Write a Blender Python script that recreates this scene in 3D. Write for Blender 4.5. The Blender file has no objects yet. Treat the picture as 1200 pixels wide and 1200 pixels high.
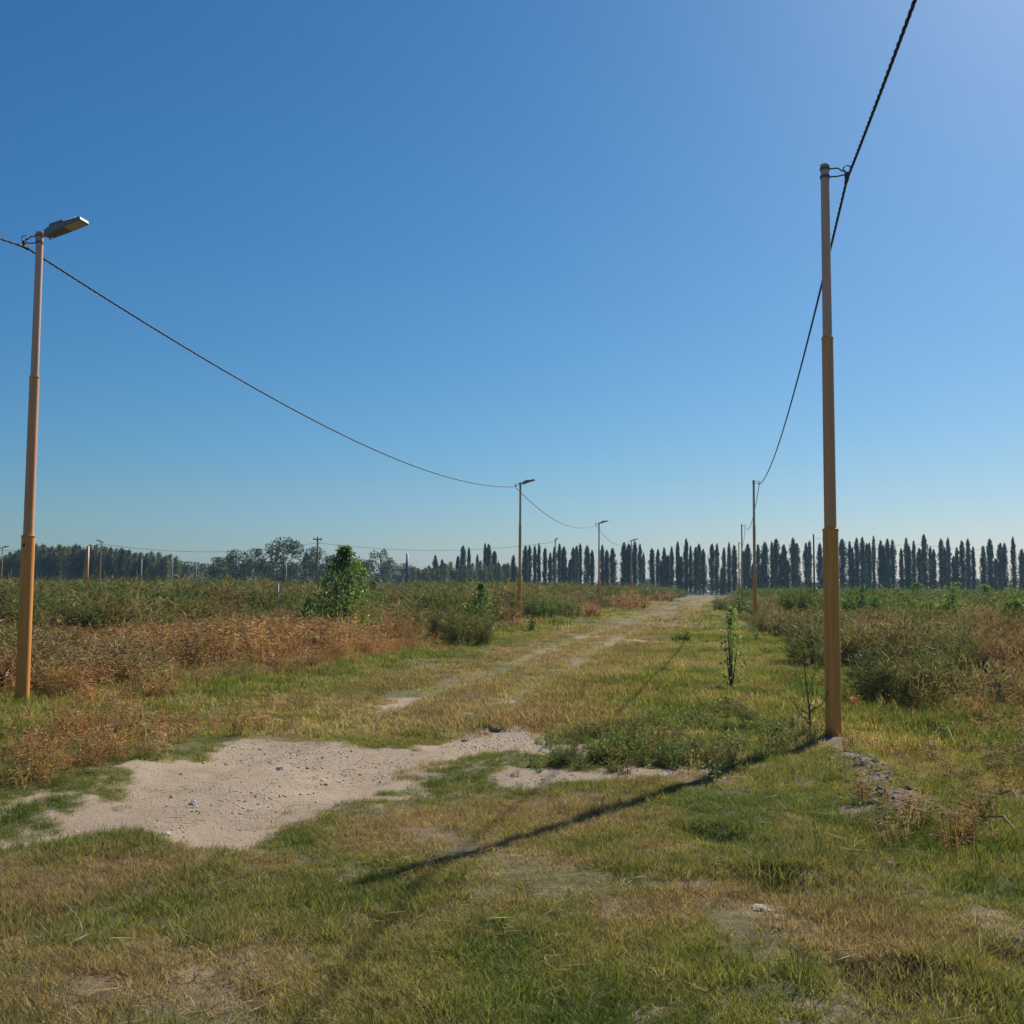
import bpy, math, random
import numpy as np
from mathutils import Matrix, Vector
S = bpy.context.scene
COL = S.collection
R = math.radians
rng = np.random.RandomState(7)
random.seed(7)

# ------------------------------------------------------------------ camera
PITCH, ROLL, EYE, FPX = 4.3, 0.45, 1.65, 1200.0
cam = bpy.data.cameras.new('camera'); cam_o = bpy.data.objects.new('camera', cam); COL.objects.link(cam_o)
S.camera = cam_o
cam.sensor_width = 36; cam.lens = 36; cam.clip_start = .05; cam.clip_end = 9000
CM = Matrix.Rotation(R(90 + PITCH), 3, 'X') @ Matrix.Rotation(R(ROLL), 3, 'Z')
cam_o.matrix_world = Matrix.Translation((0, 0, EYE)) @ CM.to_4x4()

# ------------------------------------------------------------------ sun and sky
SUN_AZ, SUN_EL = 36.0, 40.7            # degrees right of +Y, above the horizon
sl = bpy.data.lights.new('sun', 'SUN'); sun = bpy.data.objects.new('sun', sl); COL.objects.link(sun)
sl.energy = 4.8; sl.angle = R(.53); sl.color = (1.0, .93, .82)
sd = Vector((math.sin(R(SUN_AZ)) * math.cos(R(SUN_EL)), math.cos(R(SUN_AZ)) * math.cos(R(SUN_EL)), math.sin(R(SUN_EL))))
sun.rotation_euler = sd.to_track_quat('Z', 'Y').to_euler()
W = bpy.data.worlds.new('World'); S.world = W; W.use_nodes = True
nt = W.node_tree
sk = nt.nodes.new('ShaderNodeTexSky'); sk.sky_type = 'NISHITA'; sk.sun_disc = False
sk.sun_elevation = R(SUN_EL); sk.sun_rotation = R(SUN_AZ)
sk.altitude = 800; sk.air_density = 1.3; sk.dust_density = 1.1; sk.ozone_density = 10
def wn(t, **k):
    n = nt.nodes.new(t)
    for a, b in k.items(): setattr(n, a, b)
    return n
m1 = wn('ShaderNodeVectorMath', operation='MULTIPLY'); m1.inputs[1].default_value = (.1, .1, .1)
sep = wn('ShaderNodeSeparateColor'); com = wn('ShaderNodeCombineColor')    # tone curve of the camera, channel by channel
nt.links.new(sk.outputs[0], m1.inputs[0]); nt.links.new(m1.outputs[0], sep.inputs[0])
for i_, (pw_, gn_) in enumerate(((1.46, 1.075), (1.12, .872), (.96, .815))):
    a_ = wn('ShaderNodeMath', operation='POWER'); a_.inputs[1].default_value = pw_; b_ = wn('ShaderNodeMath', operation='MULTIPLY'); b_.inputs[1].default_value = gn_ * 10
    nt.links.new(sep.outputs[i_], a_.inputs[0]); nt.links.new(a_.outputs[0], b_.inputs[0]); nt.links.new(b_.outputs[0], com.inputs[i_])
bg = nt.nodes['Background']; bg.inputs[1].default_value = .076
nt.links.new(com.outputs[0], bg.inputs[0])
S.view_settings.view_transform = 'Standard'; S.view_settings.look = 'None'
S.view_settings.exposure = .4; S.view_settings.gamma = 1
S.cycles.max_bounces = 6; S.cycles.diffuse_bounces = 3; S.cycles.transmission_bounces = 4; S.cycles.volume_bounces = 0
S.cycles.caustics_reflective = False; S.cycles.caustics_refractive = False

# ------------------------------------------------------------------ helpers: noise, layout
def _h(ix, iy, s):
    n = (ix.astype(np.int64) * 374761393 + iy.astype(np.int64) * 668265263 + s * 1442695041) & 0xffffffff
    n = ((n ^ (n >> 13)) * 1274126177) & 0xffffffff
    return ((n ^ (n >> 16)) & 0xffff) / 65535.0
def vn(x, y, s=0):
    x = np.asarray(x, float); y = np.asarray(y, float)
    ix = np.floor(x); iy = np.floor(y); fx = x - ix; fy = y - iy
    fx = fx * fx * (3 - 2 * fx); fy = fy * fy * (3 - 2 * fy)
    a = _h(ix, iy, s); b = _h(ix + 1, iy, s); c = _h(ix, iy + 1, s); d = _h(ix + 1, iy + 1, s)
    return (a * (1 - fx) + b * fx) * (1 - fy) + (c * (1 - fx) + d * fx) * fy
def fbm(x, y, s=0, o=4):
    t = 0; a = .5; n = 0
    for i in range(o):
        t = t + a * vn(x, y, s + i * 17); n += a; a *= .5; x = x * 2.03 + 5.1; y = y * 2.03 + 1.7
    return t / n
def ss(a, b, x):
    t = np.clip((np.asarray(x, float) - a) / (b - a), 0, 1); return t * t * (3 - 2 * t)
RA = math.atan(.21); CA, SA = math.cos(RA), math.sin(RA)
def us(x, y): return x * CA - y * SA, x * SA + y * CA          # across / along the road
def ray(px, py): return CM @ Vector(((px - 600) / FPX, (600 - py) / FPX, -1))
def gp(px, py):                                                # ground point seen at a photo pixel
    d = ray(px, py); t = -EYE / d.z; return d.x * t, d.y * t
def dp(px, D, py=600):                                         # x at forward distance D
    d = ray(px, py); return d.x / d.y * D, D
def zat(px, py, D):                                            # height of a pixel at forward distance D
    d = ray(px, py); return EYE + d.z / d.y * D
def poly_sd(P, x, y):                                          # signed distance, negative inside
    P = np.array(P); n = len(P); d = np.full(x.shape, 1e9); ins = np.zeros(x.shape, bool)
    for i in range(n):
        ax, ay = P[i]; bx, by = P[(i + 1) % n]
        ex, ey = bx - ax, by - ay
        t = np.clip(((x - ax) * ex + (y - ay) * ey) / (ex * ex + ey * ey + 1e-12), 0, 1)
        d = np.minimum(d, np.hypot(x - ax - ex * t, y - ay - ey * t))
        c = ((ay > y) != (by > y)) & (x < (bx - ax) * (y - ay) / (by - ay + 1e-12) + ax)
        ins ^= c
    return np.where(ins, -d, d)
def seg_d(P, x, y):
    d = np.full(x.shape, 1e9)
    for (ax, ay), (bx, by) in zip(P[:-1], P[1:]):
        ex, ey = bx - ax, by - ay
        t = np.clip(((x - ax) * ex + (y - ay) * ey) / (ex * ex + ey * ey), 0, 1)
        d = np.minimum(d, np.hypot(x - ax - ex * t, y - ay - ey * t))
    return d

# ------------------------------------------------------------------ ground shape and cover maps
PATCH = [gp(*p) for p in ((20, 988), (90, 950), (150, 905), (215, 882), (300, 867), (400, 868), (470, 874), (545, 853), (612, 849),
         (690, 868), (672, 884), (600, 878), (545, 886), (525, 908), (400, 937), (350, 972), (285, 1000), (215, 982), (150, 972))]
PATCH2 = [gp(*p) for p in ((580, 912), (600, 899), (690, 903), (760, 893), (830, 893), (835, 904), (760, 908), (680, 914), (600, 918))]
PATCH3 = [gp(*p) for p in ((0, 950), (50, 928), (58, 934), (0, 962))]
SPOTS = [(460, 826, .35), (485, 818, .3), (521, 804, .22), (600, 819, .26), (745, 752, .62), (715, 757, .36), (672, 752, .3), (692, 747, .42), (640, 763, .26),
         (640, 868, .3), (895, 1073, .13), (860, 1045, .12), (745, 1190, .13), (945, 1192, .15), (530, 926, .1), (245, 1006, .12), (800, 1042, .08),
         (232, 1150, .07), (1160, 1075, .1), (800, 995, .1), (870, 875, .15), (815, 1040, .1), (560, 882, .2)]
SPOTS = [gp(a, b) + (r,) for a, b, r in SPOTS]
BERM = [gp(*p) for p in ((976, 868), (1003, 892), (1025, 912), (1038, 938), (1056, 960))]
TR_L, TR_R = -4.75, -3.42
POLE_R, POLE_L = (3.73, 11.97), (-6.83, 14.48)

def dirt_map(x, y):
    n = (fbm(x * 1.6, y * 1.6, 3) - .5); n2 = fbm(x * 6, y * 6, 9) - .5
    m = ss(.42, -.38, poly_sd(PATCH, x, y) + n * 1.1 + n2 * 1.0)
    m = np.maximum(m, ss(.12, -.1, poly_sd(PATCH2, x, y) + n * .5 + n2 * .3))
    m = np.maximum(m, .8 * ss(.12, -.1, poly_sd(PATCH3, x, y) + n * .4))
    for a, b, r in SPOTS:
        q = np.hypot((x - a), (y - b) * .8)
        m = np.maximum(m, (.85 if r > .25 else .5) * ss(1.4, .5, q / r + n * 1.2 + n2 * 1.6))
    d = seg_d(BERM, x, y)
    m = np.maximum(m, .85 * ss(.32, .10, d + n * .6 + n2 * .5))
    m = np.maximum(m, .85 * ss(.5, .2, np.hypot(x - POLE_R[0] + .05, y - POLE_R[1] + .12) + n * .5))
    u, s = us(x, y)
    far = ss(13, 30, s)
    wob = (vn(s * .06, s * 0 + 3.3, 5) - .5) * .5
    for t in (TR_L, TR_R):
        k = ss(.45, .1, np.abs(u - t - wob)) * ss(11, 14, s) * (.36 - .2 * ss(40, 60, s)) * (.5 + .7 * ss(.42, .6, fbm(s * .3, u * .8, 21 + int(t * 10))))
        m = np.maximum(m, k)
    return m
def height(x, y):
    u, s = us(x, y)
    h = (fbm(x * .9, y * .9, 31) - .5) * .09 + (fbm(x * .22, y * .22, 41, 2) - .5) * .16
    h = h * ss(400, 40, np.hypot(x, y))
    wob = (vn(s * .06, s * 0 + 3.3, 5) - .5) * .5
    for t in (TR_L, TR_R): h = h - .035 * ss(.5, .1, np.abs(u - t - wob))
    h = h + .10 * ss(.6, .0, seg_d(BERM, x, y)) * (.4 + 1.0 * fbm(x * 3, y * 3, 51, 3))
    h = h + .06 * ss(.45, .12, np.hypot(x - POLE_R[0], y - POLE_R[1]))
    for a, b, r, dz in HOLES: h = h + dz * ss(1, .2, np.hypot(x - a, y - b) / r)
    h = h - .03 * ss(.3, -.3, poly_sd(PATCH, x, y))
    return h - H0
HOLES = [gp(845, 982) + (.35, -.07), gp(925, 1040) + (.35, -.09), gp(845, 972) + (.3, .05), gp(915, 1025) + (.35, .05), gp(1050, 1165) + (.3, -.07), gp(1190, 1130) + (.3, -.07), gp(1060, 1150) + (.3, .05)]
H0 = 0.0
def hz(x, y): return float(height(np.array([x]), np.array([y]))[0])
H0 = float(np.mean(height(rng.uniform(-6, 6, 400), rng.uniform(4, 20, 400))))
HOLES += [POLE_L + (3.2, -.06 - hz(*POLE_L)), POLE_R + (2.6, -.03 - hz(*POLE_R))]      # the poles stand on level ground
def green_map(x, y):                                            # 0 straw .. 1 fresh green
    u, s = us(x, y)
    g = .60 - .13 * ss(9, 13, s) + (fbm(x * .55, y * .4, 61) - .5) * 1.7 + (fbm(x * 1.9, y * 1.6, 71) - .5) * 1.4
    g = g + .22 * ss(-2.6, -.6, u) * ss(9, 14, s)                # yellow-green strip along the right hand poles
    g = g - .25 * ss(1.5, .5, np.abs(u + 4.1)) * ss(10, 16, s)   # dry wheel track strip
    g = g + .18 * ss(1.2, .2, np.abs(u + 7.1))
    g = g - .12 * ss(25, 60, s)
    d = poly_sd(PATCH, x, y)
    g = g + .35 * ss(.8, .15, d) * ss(-.1, .1, d)
    return np.clip(g, 0, 1)
GREEN = np.array((.125, .175, .040)); YEL = np.array((.29, .285, .070)); STRAW = np.array((.42, .34, .18)); RUST = np.array((.34, .215, .125))
def grass_col(x, y, r):
    g = green_map(x, y) + r.normal(0, .16, x.shape)
    g = np.clip(g, 0, 1)[:, None]
    c = np.where(g < .5, STRAW + (YEL - STRAW) * (g / .5), YEL + (GREEN - YEL) * ((g - .5) / .5))
    u, s = us(x, y); wob = (vn(s * .06, s * 0 + 3.3, 5) - .5) * .5
    rut = np.maximum(ss(.5, .15, np.abs(u - TR_L - wob)), ss(.5, .15, np.abs(u - TR_R - wob))) * ss(11, 16, s)
    lane = ss(2.6, 1.7, np.abs(u + 4.1)) * ss(11, 16, s)
    k = np.clip((fbm(x * .3, y * .3, 81) - .42) * 3, 0, .75) * (1 - g[:, 0])
    k = (np.maximum(k, .42 * lane) * (1 - rut))[:, None]
    c = c * (1 - .58 * rut[:, None]) + (.58 * rut)[:, None] * np.array((.40, .345, .165))
    c = c + (RUST - c) * k
    return c * r.uniform(.65, 1.25, x.shape)[:, None]

# ------------------------------------------------------------------ helpers: meshes, tags
def tag(o, label=None, cat=None, group=None, kind=None):
    if label: o['label'] = label
    if cat: o['category'] = cat
    if group: o['group'] = group
    if kind: o['kind'] = kind
    return o
def mesh(name, V, F, mat, v=None, smooth=False):
    V = np.ascontiguousarray(V, dtype=np.float32); F = np.ascontiguousarray(F, dtype=np.int32)
    me = bpy.data.meshes.new(name)
    me.vertices.add(len(V)); me.vertices.foreach_set('co', V.ravel())
    k = F.shape[1]
    me.loops.add(F.size); me.loops.foreach_set('vertex_index', F.ravel())
    me.polygons.add(len(F)); me.polygons.foreach_set('loop_start', np.arange(len(F), dtype=np.int32) * k)
    me.update(calc_edges=True)
    if v is not None:
        a = me.attributes.new('v', 'FLOAT', 'POINT'); a.data.foreach_set('value', np.ascontiguousarray(v, dtype=np.float32))
    me.polygons.foreach_set('use_smooth', np.full(len(F), smooth))
    me.materials.append(mat); me.validate()
    return me
def obj(name, me, parent=None, loc=None):
    o = bpy.data.objects.new(name, me); COL.objects.link(o)
    if parent is not None: o.parent = parent
    if loc is not None: o.location = loc
    return o
def empty(name, loc, rz=0, label=None, cat=None, group=None):
    o = bpy.data.objects.new(name, None); COL.objects.link(o); o.empty_display_size = .3
    o.location = loc; o.rotation_euler = (0, 0, rz)
    return tag(o, label, cat, group)
def copy_tree(o, parent=None):
    c = o.copy(); COL.objects.link(c)
    if parent is not None: c.parent = parent
    for ch in o.children: copy_tree(ch, c)
    return c
def cat_geo(parts):
    V = []; F = []; A = []; n = 0
    for v, f, a in parts:
        V.append(v); F.append(f + n); A.append(a); n += len(v)
    return np.concatenate(V), np.concatenate(F), np.concatenate(A)
def ribbons(B, az, h, lean, w, r, droop=0.0, tilt=None):
    """curved tapering blades: base points, azimuth, height, lean (horizontal reach / height), width"""
    n = len(B); d = np.stack([np.cos(az), np.sin(az), np.zeros(n)], 1)
    wa = az + np.pi / 2 + r.normal(0, .7, n); wd = np.stack([np.cos(wa), np.sin(wa), np.zeros(n)], 1)
    up = np.array([0, 0, 1.0])
    def P(t): return B + up * (h * (t - droop * t * t))[:, None] + d * (h * lean * (t ** 1.7))[:, None]
    p0, p1, p2 = P(0), P(.55), P(1.0)
    V = np.stack([p0 - wd * w[:, None] * .5, p0 + wd * w[:, None] * .5, p1 - wd * w[:, None] * .42, p1 + wd * w[:, None] * .42, p2], 1).reshape(-1, 3)
    i = np.arange(n)[:, None] * 5
    F = np.concatenate([i + np.array([0, 1, 3]), i + np.array([0, 3, 2]), i + np.array([2, 3, 4])])
    return V, F, np.repeat(r.uniform(.6, 1.35, n), 5)
def norm(a): return a / (np.linalg.norm(a, axis=1, keepdims=True) + 1e-9)
def leaves(P, D, L, Wd, r, fold=.15):
    n = len(P); D = norm(D); q = norm(r.normal(0, 1, (n, 3))); Sx = norm(np.cross(D, q)); N = np.cross(Sx, D)
    L = np.broadcast_to(L, n)[:, None]; Wd = np.broadcast_to(Wd, n)[:, None]
    V = np.stack([P, P + D * L * .45 + Sx * Wd * .5 + N * L * fold, P + D * L, P + D * L * .45 - Sx * Wd * .5 + N * L * fold], 1).reshape(-1, 3)
    i = np.arange(n)[:, None] * 4
    F = np.concatenate([i + np.array([0, 1, 2]), i + np.array([0, 2, 3])])
    return V, F, np.repeat(r.uniform(.6, 1.4, n), 4)
def tube(pts, rad, sides=6, cap=True):
    pts = np.asarray(pts, float); n = len(pts); rad = np.broadcast_to(rad, n)
    T = np.gradient(pts, axis=0); T = norm(T)
    ref = np.array([0, 0, 1.0]) if abs(T[0, 2]) < .9 else np.array([1.0, 0, 0])
    A = norm(np.cross(T, ref)); Bn = np.cross(T, A)
    th = np.arange(sides) * 2 * np.pi / sides
    V = (pts[:, None] + rad[:, None, None] * (np.cos(th)[None, :, None] * A[:, None] + np.sin(th)[None, :, None] * Bn[:, None])).reshape(-1, 3)
    F = []
    for i in range(n - 1):
        for k in range(sides):
            a = i * sides + k; b = i * sides + (k + 1) % sides
            F += [(a, b, b + sides), (a, b + sides, a + sides)]
    if cap:
        for base, fl in ((0, 1), ((n - 1) * sides, 0)):
            for k in range(1, sides - 1):
                t = (base, base + k, base + k + 1); F.append(t[::-1] if fl else t)
    return V, np.array(F), np.ones(len(V))
def boxloft(secs):
    """loft of rectangles: (x, half width y, z low, z high)"""
    V = []
    for x, w, a, b in secs: V += [(x, -w, a), (x, w, a), (x, w, b), (x, -w, b)]
    F = []
    for i in range(len(secs) - 1):
        for k in range(4):
            a = i * 4 + k; b = i * 4 + (k + 1) % 4
            F += [(a, a + 4, b + 4), (a, b + 4, b)]
    e = (len(secs) - 1) * 4
    F += [(0, 1, 2), (0, 2, 3), (e, e + 2, e + 1), (e, e + 3, e + 2)]
    return np.array(V, float), np.array(F)[:, ::-1].copy(), np.ones(len(V))
def lathe(prof, sides=20):
    V = []
    for r_, z in prof:
        for k in range(sides):
            t = 2 * math.pi * k / sides; V.append((r_ * math.cos(t), r_ * math.sin(t), z))
    F = []
    for i in range(len(prof) - 1):
        for k in range(sides):
            a = i * sides + k; b = i * sides + (k + 1) % sides
            F += [(a, b, b + sides), (a, b + sides, a + sides)]
    e = (len(prof) - 1) * sides
    for k in range(1, sides - 1): F += [(0, k + 1, k), (e, e + k, e + k + 1)]
    return np.array(V, float), np.array(F), np.ones(len(V))

# ------------------------------------------------------------------ materials
class NT:
    def __init__(s, name):
        s.m = bpy.data.materials.new(name); s.m.use_nodes = True; s.t = s.m.node_tree; s.t.nodes.clear()
        s.out = s.n('ShaderNodeOutputMaterial')
    def n(s, t, ins=None, **k):
        o = s.t.nodes.new(t)
        for a, b in k.items(): setattr(o, a, b)
        for a, b in (ins or {}).items():
            if isinstance(b, bpy.types.NodeSocket): s.t.links.new(b, o.inputs[a])
            else: o.inputs[a].default_value = b
        return o
    def mix(s, f, a, b, mode='MIX'):
        o = s.n('ShaderNodeMix', data_type='RGBA', blend_type=mode)
        for i, x in ((0, f), (6, a), (7, b)):
            if isinstance(x, bpy.types.NodeSocket): s.t.links.new(x, o.inputs[i])
            else: o.inputs[i].default_value = (tuple(x) + (1,) if i and len(x) == 3 else x)
        return o.outputs[2]
    def ramp(s, f, stops):
        o = s.n('ShaderNodeValToRGB', {0: f}); e = o.color_ramp.elements
        while len(e) < len(stops): e.new(.5)
        for q, (p, c) in zip(e, stops): q.position = p; q.color = tuple(c) + (1,) if len(c) == 3 else c
        return o.outputs[0]
    def math(s, op, a, b=0.0, clamp=False):
        return s.n('ShaderNodeMath', {0: a, 1: b}, operation=op, use_clamp=clamp).outputs[0]
    def noise(s, vec, scale, detail=4, rough=.6):
        return s.n('ShaderNodeTexNoise', {'Vector': vec, 'Scale': scale, 'Detail': detail, 'Roughness': rough}).outputs[0]
def leaf_mat(name, color=None, trans=.35, gloss=.06, var=.25):
    t = NT(name)
    if color is None: c = t.n('ShaderNodeAttribute', attribute_type='INSTANCER', attribute_name='col').outputs['Color']
    else:
        rnd = t.n('ShaderNodeObjectInfo').outputs['Random']
        c = t.mix(rnd, np.array(color) * (1 - var), np.array(color) * np.array((1 + var * 1.2, 1 + var, 1 + var * .6)))
    v = t.n('ShaderNodeAttribute', attribute_name='v').outputs['Fac']
    c = t.n('ShaderNodeVectorMath', {0: c}, operation='SCALE'); t.t.links.new(v, c.inputs['Scale']); c = c.outputs[0]
    d = t.n('ShaderNodeBsdfDiffuse', {'Color': c}).outputs[0]
    warm = t.n('ShaderNodeVectorMath', {0: c, 1: (1.25, 1.2, .75)}, operation='MULTIPLY').outputs[0]
    tr = t.n('ShaderNodeBsdfTranslucent', {'Color': warm}).outputs[0]
    s = t.n('ShaderNodeMixShader', {0: trans, 1: d, 2: tr}).outputs[0]
    if gloss:
        g = t.n('ShaderNodeBsdfGlossy', {'Color': (.8, .8, .8, 1), 'Roughness': .45}).outputs[0]
        s = t.n('ShaderNodeMixShader', {0: gloss, 1: s, 2: g}).outputs[0]
    t.t.links.new(s, t.out.inputs[0]); return t.m
def bark_mat(name, a, b, scale=9):
    t = NT(name); co = t.n('ShaderNodeTexCoord').outputs['Object']
    mp = t.n('ShaderNodeMapping', {'Vector': co, 'Scale': (1, 1, .25)}).outputs[0]
    n = t.noise(mp, scale)
    c = t.ramp(n, [(.3, a), (.7, b)])
    bp = t.n('ShaderNodeBump', {'Height': n, 'Strength': .5, 'Distance': .02}).outputs[0]
    p = t.n('ShaderNodeBsdfPrincipled', {'Base Color': c, 'Roughness': .85, 'Normal': bp}).outputs[0]
    t.t.links.new(p, t.out.inputs[0]); return t.m
def paint_mat(name, col, dirt, rough=.5, metal=0.0, amount=.5):
    t = NT(name); co = t.n('ShaderNodeTexCoord').outputs['Object']
    mp = t.n('ShaderNodeMapping', {'Vector': co, 'Scale': (9, 9, .45)}).outputs[0]
    n1 = t.noise(mp, 2.6, 7, .7); n2 = t.noise(co, 28, 3)
    f = t.math('MULTIPLY', t.ramp(n1, [(.42, (0, 0, 0)), (.72, (1, 1, 1))]), amount)
    c = t.mix(f, col, dirt)
    f2 = t.ramp(n2, [(.66, (0, 0, 0)), (.74, (1, 1, 1))])
    c = t.mix(t.math('MULTIPLY', f2, amount * .6), c, dirt)
    bp = t.n('ShaderNodeBump', {'Height': n2, 'Strength': .15, 'Distance': .003}).outputs[0]
    p = t.n('ShaderNodeBsdfPrincipled', {'Base Color': c, 'Roughness': rough, 'Metallic': metal, 'Normal': bp}).outputs[0]
    t.t.links.new(p, t.out.inputs[0]); return t.m
def stone_mat(name, a, b):
    t = NT(name); co = t.n('ShaderNodeTexCoord').outputs['Object']
    n = t.noise(co, 30, 5); c = t.ramp(n, [(.3, a), (.7, b)])
    c = t.mix(t.n('ShaderNodeObjectInfo').outputs['Random'], c, t.mix(.35, c, (.12, .1, .08)))
    bp = t.n('ShaderNodeBump', {'Height': n, 'Strength': .6, 'Distance': .01}).outputs[0]
    p = t.n('ShaderNodeBsdfPrincipled', {'Base Color': c, 'Roughness': .9, 'Normal': bp}).outputs[0]
    t.t.links.new(p, t.out.inputs[0]); return t.m

M_GRASS = leaf_mat('grass_blades', None, .45, .015)
M_WEED = leaf_mat('weed_stems', None, .42, .02)
M_BARK = bark_mat('grey_bark', (.10, .085, .07), (.22, .19, .16))
M_TWIG = bark_mat('twig_bark', (.06, .045, .03), (.13, .10, .07), 40)
M_POPLAR = leaf_mat('poplar_leaves', (.050, .082, .046), .32, .03, .38)
M_PLANT = leaf_mat('plantation_leaves', (.135, .17, .105), .4, .04, .35)
M_ROUND = leaf_mat('broadleaf_leaves', (.07, .10, .05), .35, .04, .3)
M_SAP = leaf_mat('sapling_leaves', (.145, .235, .055), .52, .05, .15)
M_SAPD = leaf_mat('dark_sapling_leaves', (.085, .15, .04), .45, .05, .15)
M_FEATH = leaf_mat('feathery_green', (.19, .205, .09), .45, .03, .2)
M_FEATHG = leaf_mat('feathery_bright', (.11, .17, .055), .45, .03, .15)
M_DRY = leaf_mat('dry_brown_weed', (.33, .215, .12), .42, .03, .2)
M_STRAW = leaf_mat('straw', (.34, .25, .13), .3, .03, .2)
M_P1 = paint_mat('ochre_orange_paint', (.82, .32, .055), (.52, .20, .05), .5, 0.0, .9)
M_P2 = paint_mat('tan_orange_paint', (.72, .335, .14), (.50, .23, .11), .5, 0.0, .9)
M_P3 = paint_mat('pinkish_tan_paint', (.66, .40, .28), (.47, .29, .21), .5, 0.0, .9)
M_GALV = paint_mat('weathered_steel', (.16, .16, .165), (.10, .09, .08), .5, .6)
M_LAMP = paint_mat('grey_lamp_paint', (.19, .19, .195), (.13, .12, .11), .5, .1)
M_LENS = paint_mat('frosted_led_plate', (.50, .44, .36), (.42, .37, .30), .3)
M_CABLE = paint_mat('black_cable_sheath', (.018, .018, .02), (.035, .033, .03), .6)
M_WOODP = bark_mat('wooden_pole', (.22, .14, .085), (.36, .235, .15), 6)
M_CONC = paint_mat('pale_grey_pole_paint', (.42, .43, .43), (.30, .30, .29), .7)
M_STONE = stone_mat('pale_stone', (.45, .41, .35), (.62, .58, .52))
M_GRAV = stone_mat('gravel_stone', (.46, .375, .28), (.64, .54, .41))
M_ROCK = stone_mat('tan_rock', (.27, .215, .155), (.40, .33, .25))
M_CLOD = stone_mat('dark_soil_clod', (.15, .11, .078), (.28, .215, .155))

# ground material: soil, thatch and low green growth
t = NT('field_ground')
co = t.n('ShaderNodeTexCoord').outputs['Object']
dirt = t.n('ShaderNodeAttribute', attribute_name='dirt').outputs['Fac']
grn = t.n('ShaderNodeAttribute', attribute_name='green').outputs['Fac']
n_f = t.noise(co, 14, 8, .72); n_m = t.noise(co, 2.6, 6, .65); n_c = t.noise(co, 70, 4, .7); n_l = t.noise(co, .5, 4, .6)
soil = t.ramp(n_m, [(.25, (.30, .215, .145)), (.5, (.42, .32, .22)), (.75, (.48, .38, .27))])
soil = t.mix(t.ramp(n_l, [(.42, (0, 0, 0)), (.62, (1, 1, 1))]), soil, (.35, .265, .19))
peb = t.n('ShaderNodeTexVoronoi', {'Vector': co, 'Scale': 46.0, 'Randomness': 1.0})
soil = t.mix(t.ramp(peb.outputs['Distance'], [(.2, (.8, .8, .8)), (.32, (0, 0, 0))]), soil, t.mix(peb.outputs['Color'], (.20, .16, .12), (.54, .47, .38)))
soil = t.mix(t.ramp(n_c, [(.32, (.9, .9, .9)), (.46, (0, 0, 0))]), soil, (.19, .145, .10))
thatch = t.ramp(n_f, [(.25, (.10, .074, .045)), (.5, (.20, .15, .085)), (.75, (.30, .235, .14))])
grow = t.ramp(n_f, [(.25, (.055, .060, .024)), (.55, (.12, .125, .045)), (.8, (.19, .18, .07))])
gf = t.math('ADD', grn, t.math('MULTIPLY', t.math('SUBTRACT', n_m, .5), .9), True)
base = t.mix(gf, thatch, grow)
df = t.math('ADD', dirt, t.math('MULTIPLY', t.math('SUBTRACT', n_f, .5), .9))
df = t.ramp(df, [(.24, (0, 0, 0)), (.66, (1, 1, 1))])
moist = t.n('ShaderNodeAttribute', attribute_name='moist').outputs['Fac']
soil = t.mix(moist, soil, t.ramp(n_f, [(.3, (.14, .10, .068)), (.7, (.28, .215, .155))]))
c = t.mix(df, base, soil)
hgt = t.math('ADD', t.math('MULTIPLY', n_f, .7), t.math('MULTIPLY', n_c, .4))
bp = t.n('ShaderNodeBump', {'Height': hgt, 'Strength': .8, 'Distance': .05}).outputs[0]
p = t.n('ShaderNodeBsdfPrincipled', {'Base Color': c, 'Roughness': .95, 'Normal': bp, 'Specular IOR Level': .15}).outputs[0]
t.t.links.new(p, t.out.inputs[0]); M_GROUND = t.m

# ------------------------------------------------------------------ ground: one polar sheet, fine near the viewer
th = np.concatenate([np.linspace(R(-62), R(62), 460), np.linspace(R(62), R(298), 40)[1:-1]])
rr = np.concatenate([[.0001], np.geomspace(1.0, 90, 430), np.geomspace(90, 1300, 40)[1:]])
TH, RR = np.meshgrid(th, rr)
X = RR * np.sin(TH); Y = RR * np.cos(TH)
Z = height(X, Y)
V = np.stack([X, Y, Z], -1).reshape(-1, 3)
nt_, nr = len(th), len(rr)
I = (np.arange(nr - 1)[:, None] * nt_ + np.arange(nt_)[None, :])
J = (np.arange(nr - 1)[:, None] * nt_ + (np.arange(nt_)[None, :] + 1) % nt_)
F = np.stack([I, I + nt_, J + nt_, J], -1).reshape(-1, 4)
me = mesh('ground', V, F, M_GROUND, None, True)
for nm, arr in (('dirt', dirt_map(X, Y)), ('green', green_map(X, Y)), ('moist', ss(.8, .3, np.minimum(seg_d(BERM, X, Y), np.hypot(X - POLE_R[0], Y - POLE_R[1]))))):
    a = me.attributes.new(nm, 'FLOAT', 'POINT'); a.data.foreach_set('value', np.ascontiguousarray(arr.ravel(), dtype=np.float32))
tag(obj('ground', me), 'flat grassy field crossed by a faint two wheel dirt track', 'ground', kind='structure')

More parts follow.
